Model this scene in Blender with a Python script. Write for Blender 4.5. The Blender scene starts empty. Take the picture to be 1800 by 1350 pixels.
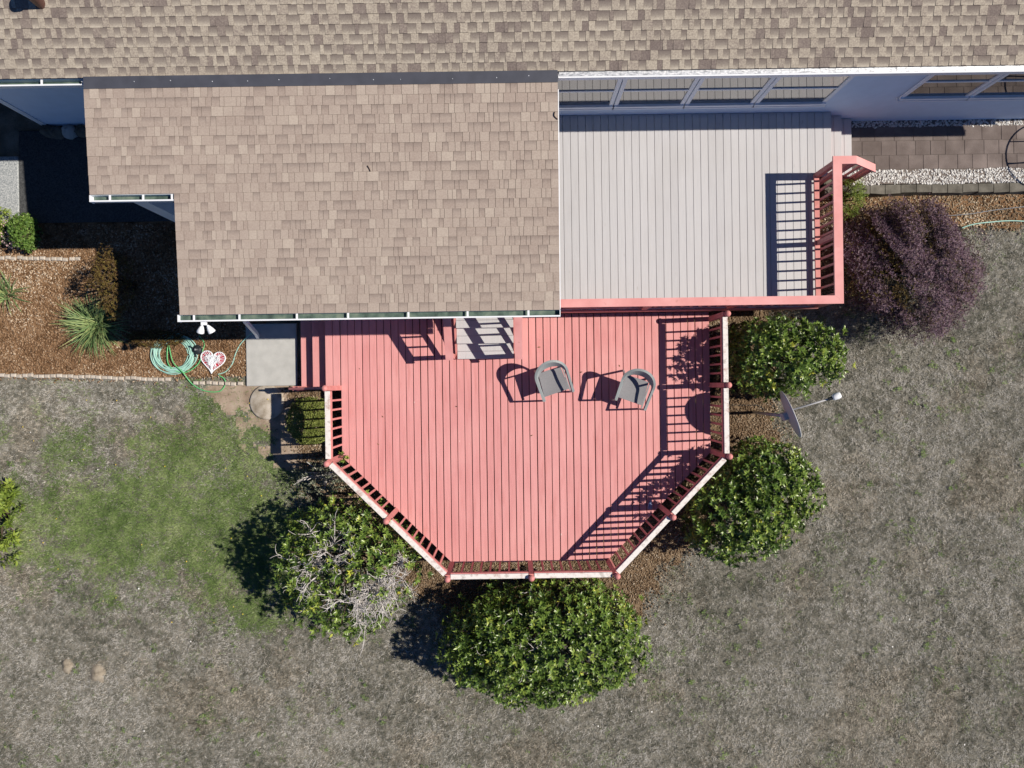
import bpy, math, random
import numpy as np
from mathutils import Vector, Matrix
random.seed(7); rng = np.random.default_rng(11)
C = bpy.context.scene.collection
S = bpy.context.scene
PI = math.pi

# ------------------------------------------------------------------ camera, sky, sun, exposure
CAMZ = 14.5; F = 1248.0; TH = math.radians(0.8)
cam = bpy.data.cameras.new('camera'); co = bpy.data.objects.new('camera', cam); C.objects.link(co)
co.location = (0, 0, CAMZ); co.rotation_euler = (0, 0, -TH)
cam.sensor_width = 36.0; cam.lens = 36.0 * F / 1800.0; cam.clip_end = 2000; cam.clip_start = 0.1
S.camera = co
SUN_DIR = Vector((-0.97, -0.03, -1.0)).normalized()          # the way the light travels
elev = math.asin(-SUN_DIR.z); az = math.atan2(-SUN_DIR.y, -SUN_DIR.x)
w = bpy.data.worlds.new('World'); S.world = w; w.use_nodes = True
nt = w.node_tree; bg = nt.nodes['Background']; sky = nt.nodes.new('ShaderNodeTexSky')
sky.sky_type = 'NISHITA'; sky.sun_disc = False; sky.sun_elevation = elev; sky.sun_rotation = PI/2 - az
sky.altitude = 3000; sky.air_density = 1.0; sky.dust_density = 0.0; sky.ozone_density = 10.0
nt.links.new(sky.outputs[0], bg.inputs[0]); bg.inputs[1].default_value = 0.062
sl = bpy.data.lights.new('sun', 'SUN'); sl.energy = 5.0; sl.angle = math.radians(0.53); sl.color = (1.0, 0.90, 0.77)
so = bpy.data.objects.new('sun', sl); C.objects.link(so); so.rotation_euler = SUN_DIR.to_track_quat('-Z', 'Y').to_euler()
S.view_settings.view_transform = 'Standard'; S.view_settings.look = 'None'
S.view_settings.exposure = 0.22; S.view_settings.gamma = 1.0; S.view_settings.use_curve_mapping = False

# ------------------------------------------------------------------ helpers
def smooth(a, b, x):
    t = np.clip((x - a) / (b - a), 0, 1); return t * t * (3 - 2 * t)
def zg(x, y):                                                    # lie of the land: the bed beside the patio is raised
    x = np.asarray(x, float); y = np.asarray(y, float)
    return 0.45 * smooth(0.9, 3.3, y) * smooth(5.1, 6.3, x)
def W(px, py, z):                                                # photo measurement -> metres at height z
    u = px - 900.0; v = 675.0 - py; D = CAMZ - z
    return ((u*math.cos(TH) + v*math.sin(TH))*D/F, (-u*math.sin(TH) + v*math.cos(TH))*D/F)
def G(px, py, dz=0.0):
    z = 0.0
    for _ in range(6):
        x, y = W(px, py, z); z = float(zg(x, y)) + dz
    return (x, y, z)
def fade(t): return t*t*t*(t*(t*6-15)+10)
_tab = rng.random((256, 256))
def vnoise(x, y):
    xi = np.floor(x).astype(int); yi = np.floor(y).astype(int); fx = fade(x-xi); fy = fade(y-yi)
    g = lambda a, b: _tab[a & 255, b & 255]
    return (g(xi, yi)*(1-fx)+g(xi+1, yi)*fx)*(1-fy) + (g(xi, yi+1)*(1-fx)+g(xi+1, yi+1)*fx)*fy
def fbm(x, y, s, o=4):
    r = 0; a = 1; t = 0
    for i in range(o):
        r = r + a*vnoise(x*s+17.3*i, y*s+9.1*i); t += a; a *= .55; s *= 2.07
    return r/t
def in_poly(x, y, P):
    x = np.asarray(x); y = np.asarray(y); ins = np.zeros(x.shape, bool); n = len(P); j = n-1
    for i in range(n):
        xi, yi = P[i]; xj, yj = P[j]
        c = ((yi > y) != (yj > y)) & (x < (xj-xi)*(y-yi)/((yj-yi) if yj != yi else 1e-9)+xi)
        ins ^= c; j = i
    return ins

class MB:
    """collects shapes into one mesh"""
    def __init__(s): s.v = []; s.f = []; s.t = []; s.b = []
    def poly(s, pts, faces, tint=0.5, band=None):
        o = len(s.v); s.v += [tuple(p) for p in pts]; s.f += [tuple(i+o for i in f) for f in faces]
        s.t += [tint]*len(pts); s.b += (band if band else [0.0]*len(pts))
    def box(s, x0, x1, y0, y1, z0, z1, tint=0.5, ch=0.0):
        if ch <= 0:
            s.poly([(x0,y0,z0),(x1,y0,z0),(x1,y1,z0),(x0,y1,z0),(x0,y0,z1),(x1,y0,z1),(x1,y1,z1),(x0,y1,z1)],
                   [(3,2,1,0),(4,5,6,7),(0,1,5,4),(1,2,6,5),(2,3,7,6),(3,0,4,7)], tint)
        else:
            c = ch
            s.poly([(x0,y0,z0),(x1,y0,z0),(x1,y1,z0),(x0,y1,z0),(x0,y0,z1-c),(x1,y0,z1-c),(x1,y1,z1-c),(x0,y1,z1-c),
                    (x0+c,y0+c,z1),(x1-c,y0+c,z1),(x1-c,y1-c,z1),(x0+c,y1-c,z1)],
                   [(3,2,1,0),(8,9,10,11),(0,1,5,4),(1,2,6,5),(2,3,7,6),(3,0,4,7),(4,5,9,8),(5,6,10,9),(6,7,11,10),(7,4,8,11)], tint)
    def bar(s, a, b, wd, ht, up=(0,0,1), tint=0.5):               # rectangular bar from a to b
        a = Vector(a); b = Vector(b); d = (b-a).normalized(); u = Vector(up)
        sd = d.cross(u)
        if sd.length < 1e-5: sd = d.cross(Vector((1,0,0)))
        sd.normalize(); u = sd.cross(d).normalized(); sd *= wd/2; u = u*(ht/2)
        s.poly([a-sd-u, a+sd-u, a+sd+u, a-sd+u, b-sd-u, b+sd-u, b+sd+u, b-sd+u],
               [(3,2,1,0),(4,5,6,7),(0,1,5,4),(1,2,6,5),(2,3,7,6),(3,0,4,7)], tint)
    def tube(s, pts, r, n=8, tint=0.5, cap=True):
        pts = [Vector(p) for p in pts]; m = len(pts); rs = r if isinstance(r, (list, tuple)) else [r]*m
        o = len(s.v); ref = Vector((0,0,1))
        for i, p in enumerate(pts):
            d = (pts[min(i+1,m-1)]-pts[max(i-1,0)]).normalized()
            a = d.cross(ref)
            if a.length < .05: a = d.cross(Vector((0,1,0)))
            a.normalize(); b = d.cross(a)
            for k in range(n):
                q = p + (a*math.cos(2*PI*k/n)+b*math.sin(2*PI*k/n))*rs[i]; s.v.append(tuple(q)); s.t.append(tint); s.b.append(0.0)
        for i in range(m-1):
            for k in range(n):
                k2 = (k+1) % n; s.f.append((o+i*n+k, o+(i+1)*n+k, o+(i+1)*n+k2, o+i*n+k2))
        if cap: s.f.append(tuple(o+k for k in range(n))); s.f.append(tuple(o+(m-1)*n+k for k in reversed(range(n))))
    def lathe(s, prof, c=(0,0,0), n=20, tint=0.5):                # prof: (radius, z)
        o = len(s.v)
        for r, z in prof:
            for k in range(n):
                s.v.append((c[0]+r*math.cos(2*PI*k/n), c[1]+r*math.sin(2*PI*k/n), c[2]+z)); s.t.append(tint); s.b.append(0.0)
        for i in range(len(prof)-1):
            for k in range(n):
                k2 = (k+1) % n; s.f.append((o+i*n+k, o+i*n+k2, o+(i+1)*n+k2, o+(i+1)*n+k))
    def mesh(s, name):
        me = bpy.data.meshes.new(name); me.from_pydata(s.v, [], s.f)
        a = me.attributes.new('tint', 'FLOAT', 'POINT'); a.data.foreach_set('value', s.t)
        if any(s.b): b = me.attributes.new('band', 'FLOAT', 'POINT'); b.data.foreach_set('value', s.b)
        return me
    def build(s, name, m, parent=None, sm=False):
        me = s.mesh(name); me.materials.append(m)
        if sm: me.shade_smooth()
        return link(name, me, parent)
def link(name, me, parent=None):
    o = bpy.data.objects.new(name, me); C.objects.link(o)
    if parent: o.parent = parent
    return o
def np_mesh(name, V, Fc, m, tint=None, parent=None, attrs=None, sm=False):
    me = bpy.data.meshes.new(name); V = np.asarray(V, np.float32); Fc = np.asarray(Fc, np.int32); k = Fc.shape[1]
    me.vertices.add(len(V)); me.vertices.foreach_set('co', V.ravel())
    me.loops.add(Fc.size); me.loops.foreach_set('vertex_index', Fc.ravel())
    me.polygons.add(len(Fc)); me.polygons.foreach_set('loop_start', np.arange(0, Fc.size, k, dtype=np.int32))
    me.update(calc_edges=True)
    at = dict(attrs or {})
    if tint is not None: at['tint'] = tint
    for kx, val in at.items():
        a = me.attributes.new(kx, 'FLOAT', 'POINT'); a.data.foreach_set('value', np.asarray(val, np.float32).ravel())
    me.materials.append(m)
    if sm: me.shade_smooth()
    return link(name, me, parent)
def thing(name, label, cat, loc=(0,0,0), rz=0.0, group=None):
    o = bpy.data.objects.new(name, None); C.objects.link(o); o.location = loc; o.rotation_euler = (0,0,rz)
    o.empty_display_size = .2; return tag(o, label, cat, group)
def tag(o, label, cat, group=None):
    o['label'] = label; o['category'] = cat
    if group: o['group'] = group
    return o
def kind(o, k): o['kind'] = k; return o

# ------------------------------------------------------------------ materials
def mat(name, cols, rough=.7, scale=8.0, attr=None, obj_rand=0.0, stretch=(1,1,1), spec=.3, bump=0.0, bscale=60.0, band=None,
        fleck=None, fine=0.0, fscale=200.0, metal=0.0, trans=False, detail=5.0, lo=.3, hi=.7, attr_amt=.6):
    """cols: list of colours; chosen by noise and, if given, by the mesh attribute"""
    m = bpy.data.materials.new(name); m.use_nodes = True; n = m.node_tree.nodes; L = m.node_tree.links
    b = n['Principled BSDF']; b.inputs['Roughness'].default_value = rough; b.inputs['Specular IOR Level'].default_value = spec
    b.inputs['Metallic'].default_value = metal
    tc = n.new('ShaderNodeTexCoord'); mp = n.new('ShaderNodeMapping'); mp.inputs['Scale'].default_value = stretch
    L.new(tc.outputs['Object'], mp.inputs[0])
    no = n.new('ShaderNodeTexNoise'); no.inputs['Scale'].default_value = scale; no.inputs['Detail'].default_value = detail
    L.new(mp.outputs[0], no.inputs[0]); fac = no.outputs[0]
    if obj_rand or fine: pass
    rg = n.new('ShaderNodeMapRange'); rg.inputs[1].default_value = lo; rg.inputs[2].default_value = hi; L.new(fac, rg.inputs[0]); fac = rg.outputs[0]
    def math_(op, a, bb):
        q = n.new('ShaderNodeMath'); q.operation = op
        for i, x in enumerate((a, bb)):
            if isinstance(x, (int, float)): q.inputs[i].default_value = x
            else: L.new(x, q.inputs[i])
        return q.outputs[0]
    if attr:
        an = n.new('ShaderNodeAttribute'); an.attribute_name = attr
        fac = math_('ADD', math_('MULTIPLY', an.outputs['Fac'], attr_amt), math_('MULTIPLY', fac, 1-attr_amt))
    if obj_rand:
        oi = n.new('ShaderNodeObjectInfo'); fac = math_('ADD', math_('MULTIPLY', fac, 1-obj_rand), math_('MULTIPLY', oi.outputs['Random'], obj_rand))
    if fine:
        f2 = n.new('ShaderNodeTexNoise'); f2.inputs['Scale'].default_value = fscale; f2.inputs['Detail'].default_value = 2
        L.new(tc.outputs['Object'], f2.inputs[0])
        fac = math_('ADD', fac, math_('MULTIPLY', math_('SUBTRACT', f2.outputs[0], .5), fine))
    r = n.new('ShaderNodeValToRGB'); el = r.color_ramp.elements
    while len(el) < len(cols): el.new(.5)
    for i, c in enumerate(cols):
        el[i].position = i/(len(cols)-1); el[i].color = (*c, 1)
    L.new(fac, r.inputs[0]); col = r.outputs[0]
    if band:
        ba = n.new('ShaderNodeAttribute'); ba.attribute_name = 'band'
        mx = n.new('ShaderNodeMix'); mx.data_type = 'RGBA'; L.new(ba.outputs['Fac'], mx.inputs[0]); L.new(col, mx.inputs[6]); mx.inputs[7].default_value = (*band, 1); col = mx.outputs[2]
    if fleck:                                                     # bare spots and scuffs in the paint, drawn out along the board
        def layer(col, sc, st, a, c, rgb, amt):
            m2 = n.new('ShaderNodeMapping'); m2.inputs['Scale'].default_value = st; L.new(tc.outputs['Object'], m2.inputs[0])
            nn = n.new('ShaderNodeTexNoise'); nn.inputs['Scale'].default_value = sc; nn.inputs['Detail'].default_value = 4; L.new(m2.outputs[0], nn.inputs[0])
            r2 = n.new('ShaderNodeMapRange'); r2.inputs[1].default_value = a; r2.inputs[2].default_value = c; r2.inputs[4].default_value = amt; L.new(nn.outputs[0], r2.inputs[0])
            x2 = n.new('ShaderNodeMix'); x2.data_type = 'RGBA'; L.new(r2.outputs[0], x2.inputs[0]); L.new(col, x2.inputs[6]); x2.inputs[7].default_value = (*rgb, 1); return x2.outputs[2]
        for lay in fleck: col = layer(col, *lay)
    L.new(col, b.inputs['Base Color'])
    if bump:
        bn = n.new('ShaderNodeTexNoise'); bn.inputs['Scale'].default_value = bscale; bn.inputs['Detail'].default_value = 3; L.new(mp.outputs[0], bn.inputs[0])
        bp = n.new('ShaderNodeBump'); bp.inputs['Strength'].default_value = bump; bp.inputs['Distance'].default_value = .01; L.new(bn.outputs[0], bp.inputs['Height']); L.new(bp.outputs[0], b.inputs['Normal'])
    if trans:
        b.inputs['Transmission Weight'].default_value = 0
    return m
def flat(name, c, rough=.5, spec=.4, metal=0.0, var=.12, scale=5.0):
    a = tuple(x*(1-var) for x in c); d = tuple(min(1, x*(1+var)) for x in c)
    return mat(name, [a, c, d], rough, scale, spec=spec, metal=metal)
M = {}
M['lawn'] = mat('dry_soil_and_thatch', [(.095,.093,.078),(.16,.154,.13),(.245,.235,.205)], .95, 3.0, spec=.05, fine=.9, fscale=55, bump=.6, bscale=45)
M['soil'] = mat('bare_tan_soil', [(.24,.185,.14),(.33,.265,.21),(.40,.33,.27)], .95, 4, spec=.05, fine=.35, fscale=60, bump=.4, bscale=50)
M['mole'] = mat('dry_molehill_earth', [(.19,.165,.13),(.28,.245,.195),(.34,.305,.25)], .95, 7, spec=.05, fine=.8, fscale=50, bump=.5, bscale=40)
M['mulch'] = mat('bark_mulch', [(.07,.038,.02),(.17,.10,.055),(.27,.175,.105)], .95, 6, spec=.05, fine=.9, fscale=60, bump=.35, bscale=60)
M['chip'] = mat('bark_chips', [(.10,.058,.03),(.235,.145,.085),(.37,.265,.175),(.62,.55,.45)], .9, 2, attr='tint', attr_amt=.85, spec=.1)
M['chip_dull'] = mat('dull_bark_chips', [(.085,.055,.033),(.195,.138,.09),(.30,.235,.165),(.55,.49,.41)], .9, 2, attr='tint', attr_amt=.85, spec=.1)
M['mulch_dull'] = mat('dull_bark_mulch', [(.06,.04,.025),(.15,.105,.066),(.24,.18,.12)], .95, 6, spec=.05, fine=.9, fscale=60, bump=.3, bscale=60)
M['chip_pale'] = mat('bark_chips_weathered', [(.10,.07,.045),(.27,.205,.14),(.42,.345,.25),(.66,.59,.49)], .9, 2, attr='tint', attr_amt=.85, spec=.1)
M['grass'] = mat('grass_blades', [(.066,.074,.056),(.145,.15,.126),(.265,.26,.228),(.37,.365,.335),(.51,.50,.475)], .8, 1.5, attr='tint', attr_amt=.92, spec=.15)
M['straw'] = mat('straw_grass_blades', [(.072,.064,.046),(.16,.14,.108),(.29,.26,.208),(.395,.36,.295),(.52,.48,.42)], .8, 1.5, attr='tint', attr_amt=.92, spec=.15)
M['green'] = mat('green_grass_blades', [(.06,.105,.028),(.125,.195,.058),(.20,.28,.098),(.32,.38,.18)], .75, 1.5, attr='tint', attr_amt=.92, spec=.2)
M['concrete'] = mat('grey_concrete', [(.34,.35,.345),(.43,.44,.435),(.52,.53,.52)], .9, 6, lo=0, hi=1, fine=.9, fscale=110, spec=.1, bump=.2)
M['aggregate'] = mat('exposed_aggregate_concrete', [(.17,.19,.21),(.33,.36,.38),(.52,.54,.55)], .9, 40, fine=.9, fscale=130, spec=.1)
M['paver'] = mat('brown_grey_pavers', [(.115,.094,.088),(.16,.135,.128),(.23,.195,.185)], .9, 3.5, obj_rand=.35, fine=.4, fscale=120, spec=.1, bump=.3)
M['block'] = mat('grey_wall_blocks', [(.085,.08,.07),(.145,.138,.12),(.21,.20,.175)], .95, 6, obj_rand=.3, fine=.5, fscale=90, spec=.05, bump=.5)
M['joint'] = mat('sand_joint', [(.125,.105,.096),(.19,.165,.15)], .95, 9)
M['pebble'] = mat('white_pebbles', [(.28,.28,.28),(.55,.55,.54),(.78,.78,.77)], .7, 2, attr='tint', attr_amt=.9)
M['edging'] = mat('tan_edging_stones', [(.36,.32,.28),(.46,.42,.37),(.56,.52,.47)], .9, 10, obj_rand=.5, spec=.1)
M['pink'] = mat('salmon_deck_paint', [(.55,.235,.24),(.62,.285,.288),(.67,.325,.33)], .62, 2.5, obj_rand=.35, stretch=(6,.5,6), fine=.12, fscale=40, spec=.25, bump=.2, bscale=25, fleck=[(1.1,(1,1,1),.45,.75,(.70,.36,.355),.55),(3.0,(4,.5,1),.55,.80,(.50,.19,.18),.6),(7.0,(1.6,.7,1),.745,.77,(.80,.66,.63),.8),(9.0,(3,.8,1),.76,.80,(.36,.15,.13),.5)])
M['pink_trim'] = mat('salmon_trim_paint', [(.50,.185,.175),(.58,.235,.225),(.63,.28,.265)], .6, 5, obj_rand=.15, spec=.25, fleck=[(5.0,(1,1,1),.60,.66,(.42,.15,.13),.6),(8.0,(1,1,1),.70,.73,(.62,.50,.46),.7)])
M['pink_upper'] = mat('pale_salmon_rail_paint', [(.64,.29,.285),(.70,.335,.33),(.74,.37,.365)], .6, 4, spec=.25, fine=.25, fscale=30, fleck=[(1.6,(1,1,1),.45,.75,(.60,.24,.235),.6),(7.0,(1,1,1),.68,.72,(.50,.22,.20),.6)])
M['peeled'] = mat('peeling_white_rail_paint', [(.50,.21,.19),(.50,.40,.375),(.70,.67,.655),(.75,.735,.72),(.46,.43,.41),(.66,.60,.58)], .7, 7.0, detail=9, spec=.2, lo=.2, hi=.80, fine=.5, fscale=35)
M['composite'] = mat('grey_composite_boards', [(.435,.44,.465),(.485,.49,.515),(.525,.53,.555)], .65, 2.5, obj_rand=.45, stretch=(25,.8,25), spec=.25, bump=.1, bscale=20, fleck=[(.8,(1,1,1),.5,.8,(.42,.415,.42),.45),(6.0,(2,.6,1),.70,.76,(.33,.32,.31),.5)])
M['joist'] = flat('dark_framing_lumber', (.09,.05,.035), .9)
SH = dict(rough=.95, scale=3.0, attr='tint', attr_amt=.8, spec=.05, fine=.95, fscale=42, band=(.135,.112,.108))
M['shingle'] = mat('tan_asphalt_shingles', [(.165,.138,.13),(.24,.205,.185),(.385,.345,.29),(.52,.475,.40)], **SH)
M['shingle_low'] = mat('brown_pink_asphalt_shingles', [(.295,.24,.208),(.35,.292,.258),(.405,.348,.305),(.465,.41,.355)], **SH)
M['roofdeck'] = flat('roof_underlay', (.12,.10,.09), .95)
M['flash'] = flat('dark_slate_flashing', (.065,.07,.09), .45, .5)
M['white'] = flat('white_painted_trim', (.78,.82,.88), .4, .4, var=.04)
M['siding'] = flat('white_vinyl_siding', (.62,.74,.90), .5, .3, var=.03)
M['guard'] = mat('aluminium_gutter_guard', [(.22,.24,.27),(.52,.55,.60),(.80,.82,.86)], .5, 45, detail=6, metal=.25, spec=.5, stretch=(.4,1,1))
M['gutter_in'] = mat('gutter_sediment', [(.03,.05,.045),(.09,.14,.12),(.17,.22,.18)], .6, 7)
M['glass'] = flat('dark_reflecting_glass', (.012,.013,.015), .02, 1.0, var=.05)
M['glass'].node_tree.nodes['Principled BSDF'].inputs['IOR'].default_value = 2.6
M['found'] = flat('dark_foundation', (.10,.10,.10), .9)
M['chair'] = flat('grey_chair_resin', (.25,.285,.30), .5, .35, var=.05)
M['seat'] = mat('grey_chair_seat', [(.195,.20,.22),(.24,.245,.265)], .75, 60, stretch=(1,1,1))
M['dish'] = flat('light_grey_dish', (.50,.51,.54), .45, .4, var=.04)
M['dark'] = flat('black_plastic', (.02,.025,.03), .45, .4)
M['hose'] = flat('pale_teal_hose', (.32,.56,.50), .4, .4, var=.08)
M['hose_green'] = flat('bright_green_hose', (.12,.46,.18), .4, .4, var=.08)
M['red'] = flat('red_painted_heart', (.42,.03,.06), .5)
M['brown_pipe'] = flat('brown_vent_pipe', (.11,.05,.04), .45)
M['grey_cable'] = flat('grey_cable', (.22,.23,.25), .6)
LF = dict(rough=.34, scale=1.2, attr='tint', attr_amt=.9, spec=.45)
M['leaf'] = mat('rhododendron_leaves', [(.024,.046,.009),(.062,.118,.019),(.135,.215,.040),(.25,.33,.065),(.48,.48,.06)], **LF)
M['box'] = mat('boxwood_leaves', [(.06,.085,.014),(.14,.175,.035),(.25,.285,.08)], .55, 2, attr='tint', attr_amt=.9)
M['purple'] = mat('purple_shrub_leaves', [(.034,.014,.026),(.078,.040,.062),(.145,.088,.122),(.24,.175,.22),(.17,.12,.045)], .65, 1.5, attr='tint', attr_amt=.9, spec=.25)
M['bronze'] = mat('bronze_shrub_leaves', [(.035,.018,.009),(.085,.05,.018),(.125,.09,.024),(.20,.17,.04)], .65, 1.5, attr='tint', attr_amt=.85, spec=.25)
M['lime'] = mat('lime_green_leaves', [(.06,.10,.012),(.15,.22,.03),(.28,.34,.06)], .55, 2, attr='tint', attr_amt=.9)
M['fresh'] = mat('fresh_green_leaves', [(.04,.085,.014),(.09,.17,.03),(.20,.29,.07)], .55, 2, attr='tint', attr_amt=.9)
M['grey_leaf'] = mat('grey_green_leaves', [(.05,.06,.04),(.14,.16,.11),(.30,.32,.25)], .6, 2, attr='tint', attr_amt=.9)
M['blade'] = mat('sword_leaves', [(.05,.10,.05),(.11,.19,.07),(.22,.30,.12),(.36,.38,.16)], .5, 3, attr='tint', attr_amt=.5, obj_rand=.6)
M['twig'] = mat('pale_grey_twigs', [(.36,.34,.33),(.55,.53,.52),(.70,.68,.67)], .85, 6)
M['bark'] = mat('brown_bark', [(.05,.035,.025),(.11,.08,.06)], .9, 9)
M['pinkflower'] = flat('pale_pink_petals', (.72,.50,.52), .6)
M['yellow'] = flat('yellow_petals', (.80,.62,.04), .6)
M['whitebit'] = flat('white_petals', (.80,.80,.78), .6)
M['bluejar'] = flat('pale_blue_plastic', (.18,.24,.42), .3)

# ------------------------------------------------------------------ plan of the place (metres; x east, y north, z up)
ZL, ZU = 0.60, 1.15                       # lower and upper deck surfaces
DL, DR, DM, DB, BL, BR, DT = -3.35, 3.88, -1.37, -3.48, -1.22, 1.83, 1.36
DECK = [(DL, DT), (DL, DM), (BL, DB), (BR, DB), (DR, DM), (DR, DT)]
UY0, UY1, UX1, UX2 = 1.38, 5.035, 5.76, 6.07
WALL_R, WALL_L = 5.05, 5.38
E_Y, E_Z, SLOPE = 4.89, 3.40, 1/3.0       # main eave
P_Y0, P_Y1, P_Z, P_S = 1.19, 4.71, 3.13, .078   # low porch roof
PX0, PX1, PXN, PYN = -6.62, 0.77, -5.29, 3.09
zp = lambda y: P_Z + P_S*(y-P_Y0)

# ------------------------------------------------------------------ ground
def ground():
    a = np.concatenate([[-400,-150,-60,-30,-18], np.arange(-13, 13.01, .25), [18,30,60,150,400]])
    b = np.concatenate([[-400,-150,-60,-30,-15], np.arange(-10, 10.01, .25), [15,30,60,150,400]])
    X, Y = np.meshgrid(a, b, indexing='ij'); Z = zg(X, Y) + np.where((abs(X) < 13) & (abs(Y) < 10), (fbm(X, Y, .8)-.5)*.03, 0) - .02
    V = np.stack([X, Y, Z], -1).reshape(-1, 3); nx, ny = X.shape
    i, j = np.meshgrid(np.arange(nx-1), np.arange(ny-1), indexing='ij'); k = (i*ny+j).ravel()
    kind(np_mesh('lawn', V, np.stack([k, k+ny, k+ny+1, k+1], -1), M['lawn'], sm=True), 'structure')
ground()
def bed_mask(P, amp):
    def f(x, y):
        jx = (fbm(x, y, 2.6, 4)-.5)*amp; jy = (fbm(x+40, y+11, 2.6, 4)-.5)*amp
        return in_poly(x+jx, y+jy, P)
    return f
def sheet(name, P, dz, m, mask, cell=.05):
    """bed with a wandering edge that follows the lie of the land"""
    xs = [p[0] for p in P]; ys = [p[1] for p in P]
    a = np.arange(max(min(xs), -14)-.4, max(xs)+.4, cell); b = np.arange(min(ys)-.4, max(ys)+.4, cell)
    X, Y = np.meshgrid(a, b, indexing='ij'); nx, ny = X.shape
    Z = zg(X, Y)+dz+(fbm(X, Y, 4.0, 3)-.5)*.012
    k = np.arange(nx*ny).reshape(nx, ny); ok = mask(X[:-1, :-1]+cell/2, Y[:-1, :-1]+cell/2)
    Fc = np.stack([k[:-1, :-1][ok], k[1:, :-1][ok], k[1:, 1:][ok], k[:-1, 1:][ok]], -1)
    u, inv = np.unique(Fc, return_inverse=True)
    kind(np_mesh(name, np.stack([X, Y, Z], -1).reshape(-1, 3)[u], inv.reshape(-1, 4), m, sm=True), 'structure')
px = lambda *L: [G(a, b)[:2] for a, b in L]
BED_L = px((-60,395),(30,385),(60,372),(330,372),(470,440),(470,584),(434,586),(432,660),(210,664),(-60,657))
BED_D = [(-4.55,-.1),(-4.35,-1.0),(-4.25,-1.9),(-3.6,-2.9),(-2.6,-3.9),(-1.6,-4.6),(.4,-4.9),(2.5,-4.7),(2.95,-3.95),(3.6,-3.3),(4.5,-2.7),(5.35,-1.4),(5.35,-.4),(5.3,.2),(5.3,1.5),(7.0,1.7),(5.6,3.4),(-3.2,3.4),(-3.3,-.1)]
BED_R = [(5.8,2.1),(7.2,2.95),(8.6,2.98),(11.4,3.1),(11.6,3.72),(5.8,3.72)]
SOIL = px((350,668),(432,664),(470,690),(505,690),(500,760),(470,815),(445,800),(430,760),(395,735),(375,700))
MK_L, MK_D, MK_R = bed_mask(BED_L, .10), bed_mask(BED_D, .60), bed_mask(BED_R, .35)
def soilness(x, y):
    d = np.minimum.reduce([np.hypot((x+4.75)/.85, (y+.55)/1.0), np.hypot((x+5.55)/.75, (y+.22)/.5), np.hypot((x+4.3)/.6, (y+1.1)/.7)])
    return smooth(.15, .75, 1.35 - d + (fbm(x, y, 2.2, 3)-.5)*1.7)
sheet('mulch_bed', BED_L, .010, M['mulch'], MK_L)
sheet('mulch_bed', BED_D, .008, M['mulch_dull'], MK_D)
sheet('mulch_bed', BED_R, .012, M['mulch'], MK_R)
sheet('bare_soil', [(-6.6,-2.3),(-3.4,-2.3),(-3.4,.25),(-6.6,.25)], .001, M['soil'], lambda x, y: (soilness(x, y) > .3) & (y < .06))
PATH = [(-14,3.45),(-6.0,3.42),(-6.0,5.1),(-14,4.85)]
b = MB(); b.box(-14, -10.0, 3.42, 4.78, -.05, .045, ch=.01); kind(b.build('concrete_path', M['aggregate']), 'structure')
b = MB(); b.box(-9.985, -5.0, 3.42, 5.3, -.05, .035, ch=.01); kind(b.build('shaded_concrete_path', mat('path_shade_tone', [(.03,.032,.036),(.065,.07,.076),(.10,.105,.11)], .95, 40, fine=.9, fscale=120)), 'structure')  # shaded stretch of the same path, roof shadow put into its dark colour
b = MB(); b.box(-5.41, -4.37, .03, 1.30, -.05, .045, ch=.012); kind(b.build('concrete_pad', M['concrete']), 'structure')

# grass, chips, pebbles: nobody could count them
def blades(name, n, area, mask, lmin, lmax, wd, tintf, m, lie=(.15,.75)):
    x = rng.uniform(area[0], area[1], n); y = rng.uniform(area[2], area[3], n)
    k = rng.random(n) < mask(x, y); x = x[k]; y = y[k]; n = len(x)
    a = rng.uniform(0, 2*PI, n); L = rng.uniform(lmin, lmax, n); z = zg(x, y)-.012
    up = rng.uniform(lie[0], lie[1], n); h = np.sqrt(1-up**2)
    dx, dy = np.cos(a)*h, np.sin(a)*h; sx, sy = -np.sin(a)*wd/2, np.cos(a)*wd/2
    p0 = np.stack([x-sx, y-sy, z], -1); p1 = np.stack([x+sx, y+sy, z], -1)
    tp = np.stack([x+dx*L, y+dy*L, z+up*L], -1)
    V = np.stack([p0, p1, tp], 1).reshape(-1, 3); Fc = np.arange(n*3).reshape(-1, 3)
    kind(np_mesh(name, V, Fc, m, np.repeat(tintf(x, y), 3)), 'stuff')
def keepout(x, y):
    jx = rng.normal(0, .13, x.shape); jy = rng.normal(0, .13, x.shape)
    k = MK_L(x, y) | MK_D(x+jx, y+jy) | MK_R(x, y) | ((y > 3.0) & (x > 5.5)) | ((x < -3) & (y > .2)) | in_poly(x, y, DECK)
    return k | ((x > -5.41) & (x < -4.37) & (y > .03))
def greenness(x, y):
    # the watered patch to the left of the deck, wandering at its edges, thin shoots elsewhere
    d = np.hypot((x+7.3)/2.9, (y+2.75)/1.55); d2 = np.hypot((x+5.6)/1.75, (y+3.3)/1.5); d3 = np.hypot((x+6.2)/1.6, (y+1.2)/1.0)
    n = (fbm(x, y, 1.3)-.5)*1.3 + (fbm(x+3, y+8, 5.0, 2)-.5)*.7
    g = smooth(.0, .95, 1.35 - np.minimum(d, d2) + n)
    g3 = smooth(.2, 1.0, 1.3 - d3 + n*1.5)*.75
    up = smooth(.48, .68, fbm(x+31, y-7, 1.1)) * smooth(-3.6, -4.6, x) * smooth(-3.4, -1.5, y) * .6
    return np.clip(np.maximum.reduce([g, g3, up]), 0, 1)
A = (-11.2, 11.2, -8.4, 3.5)
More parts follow.
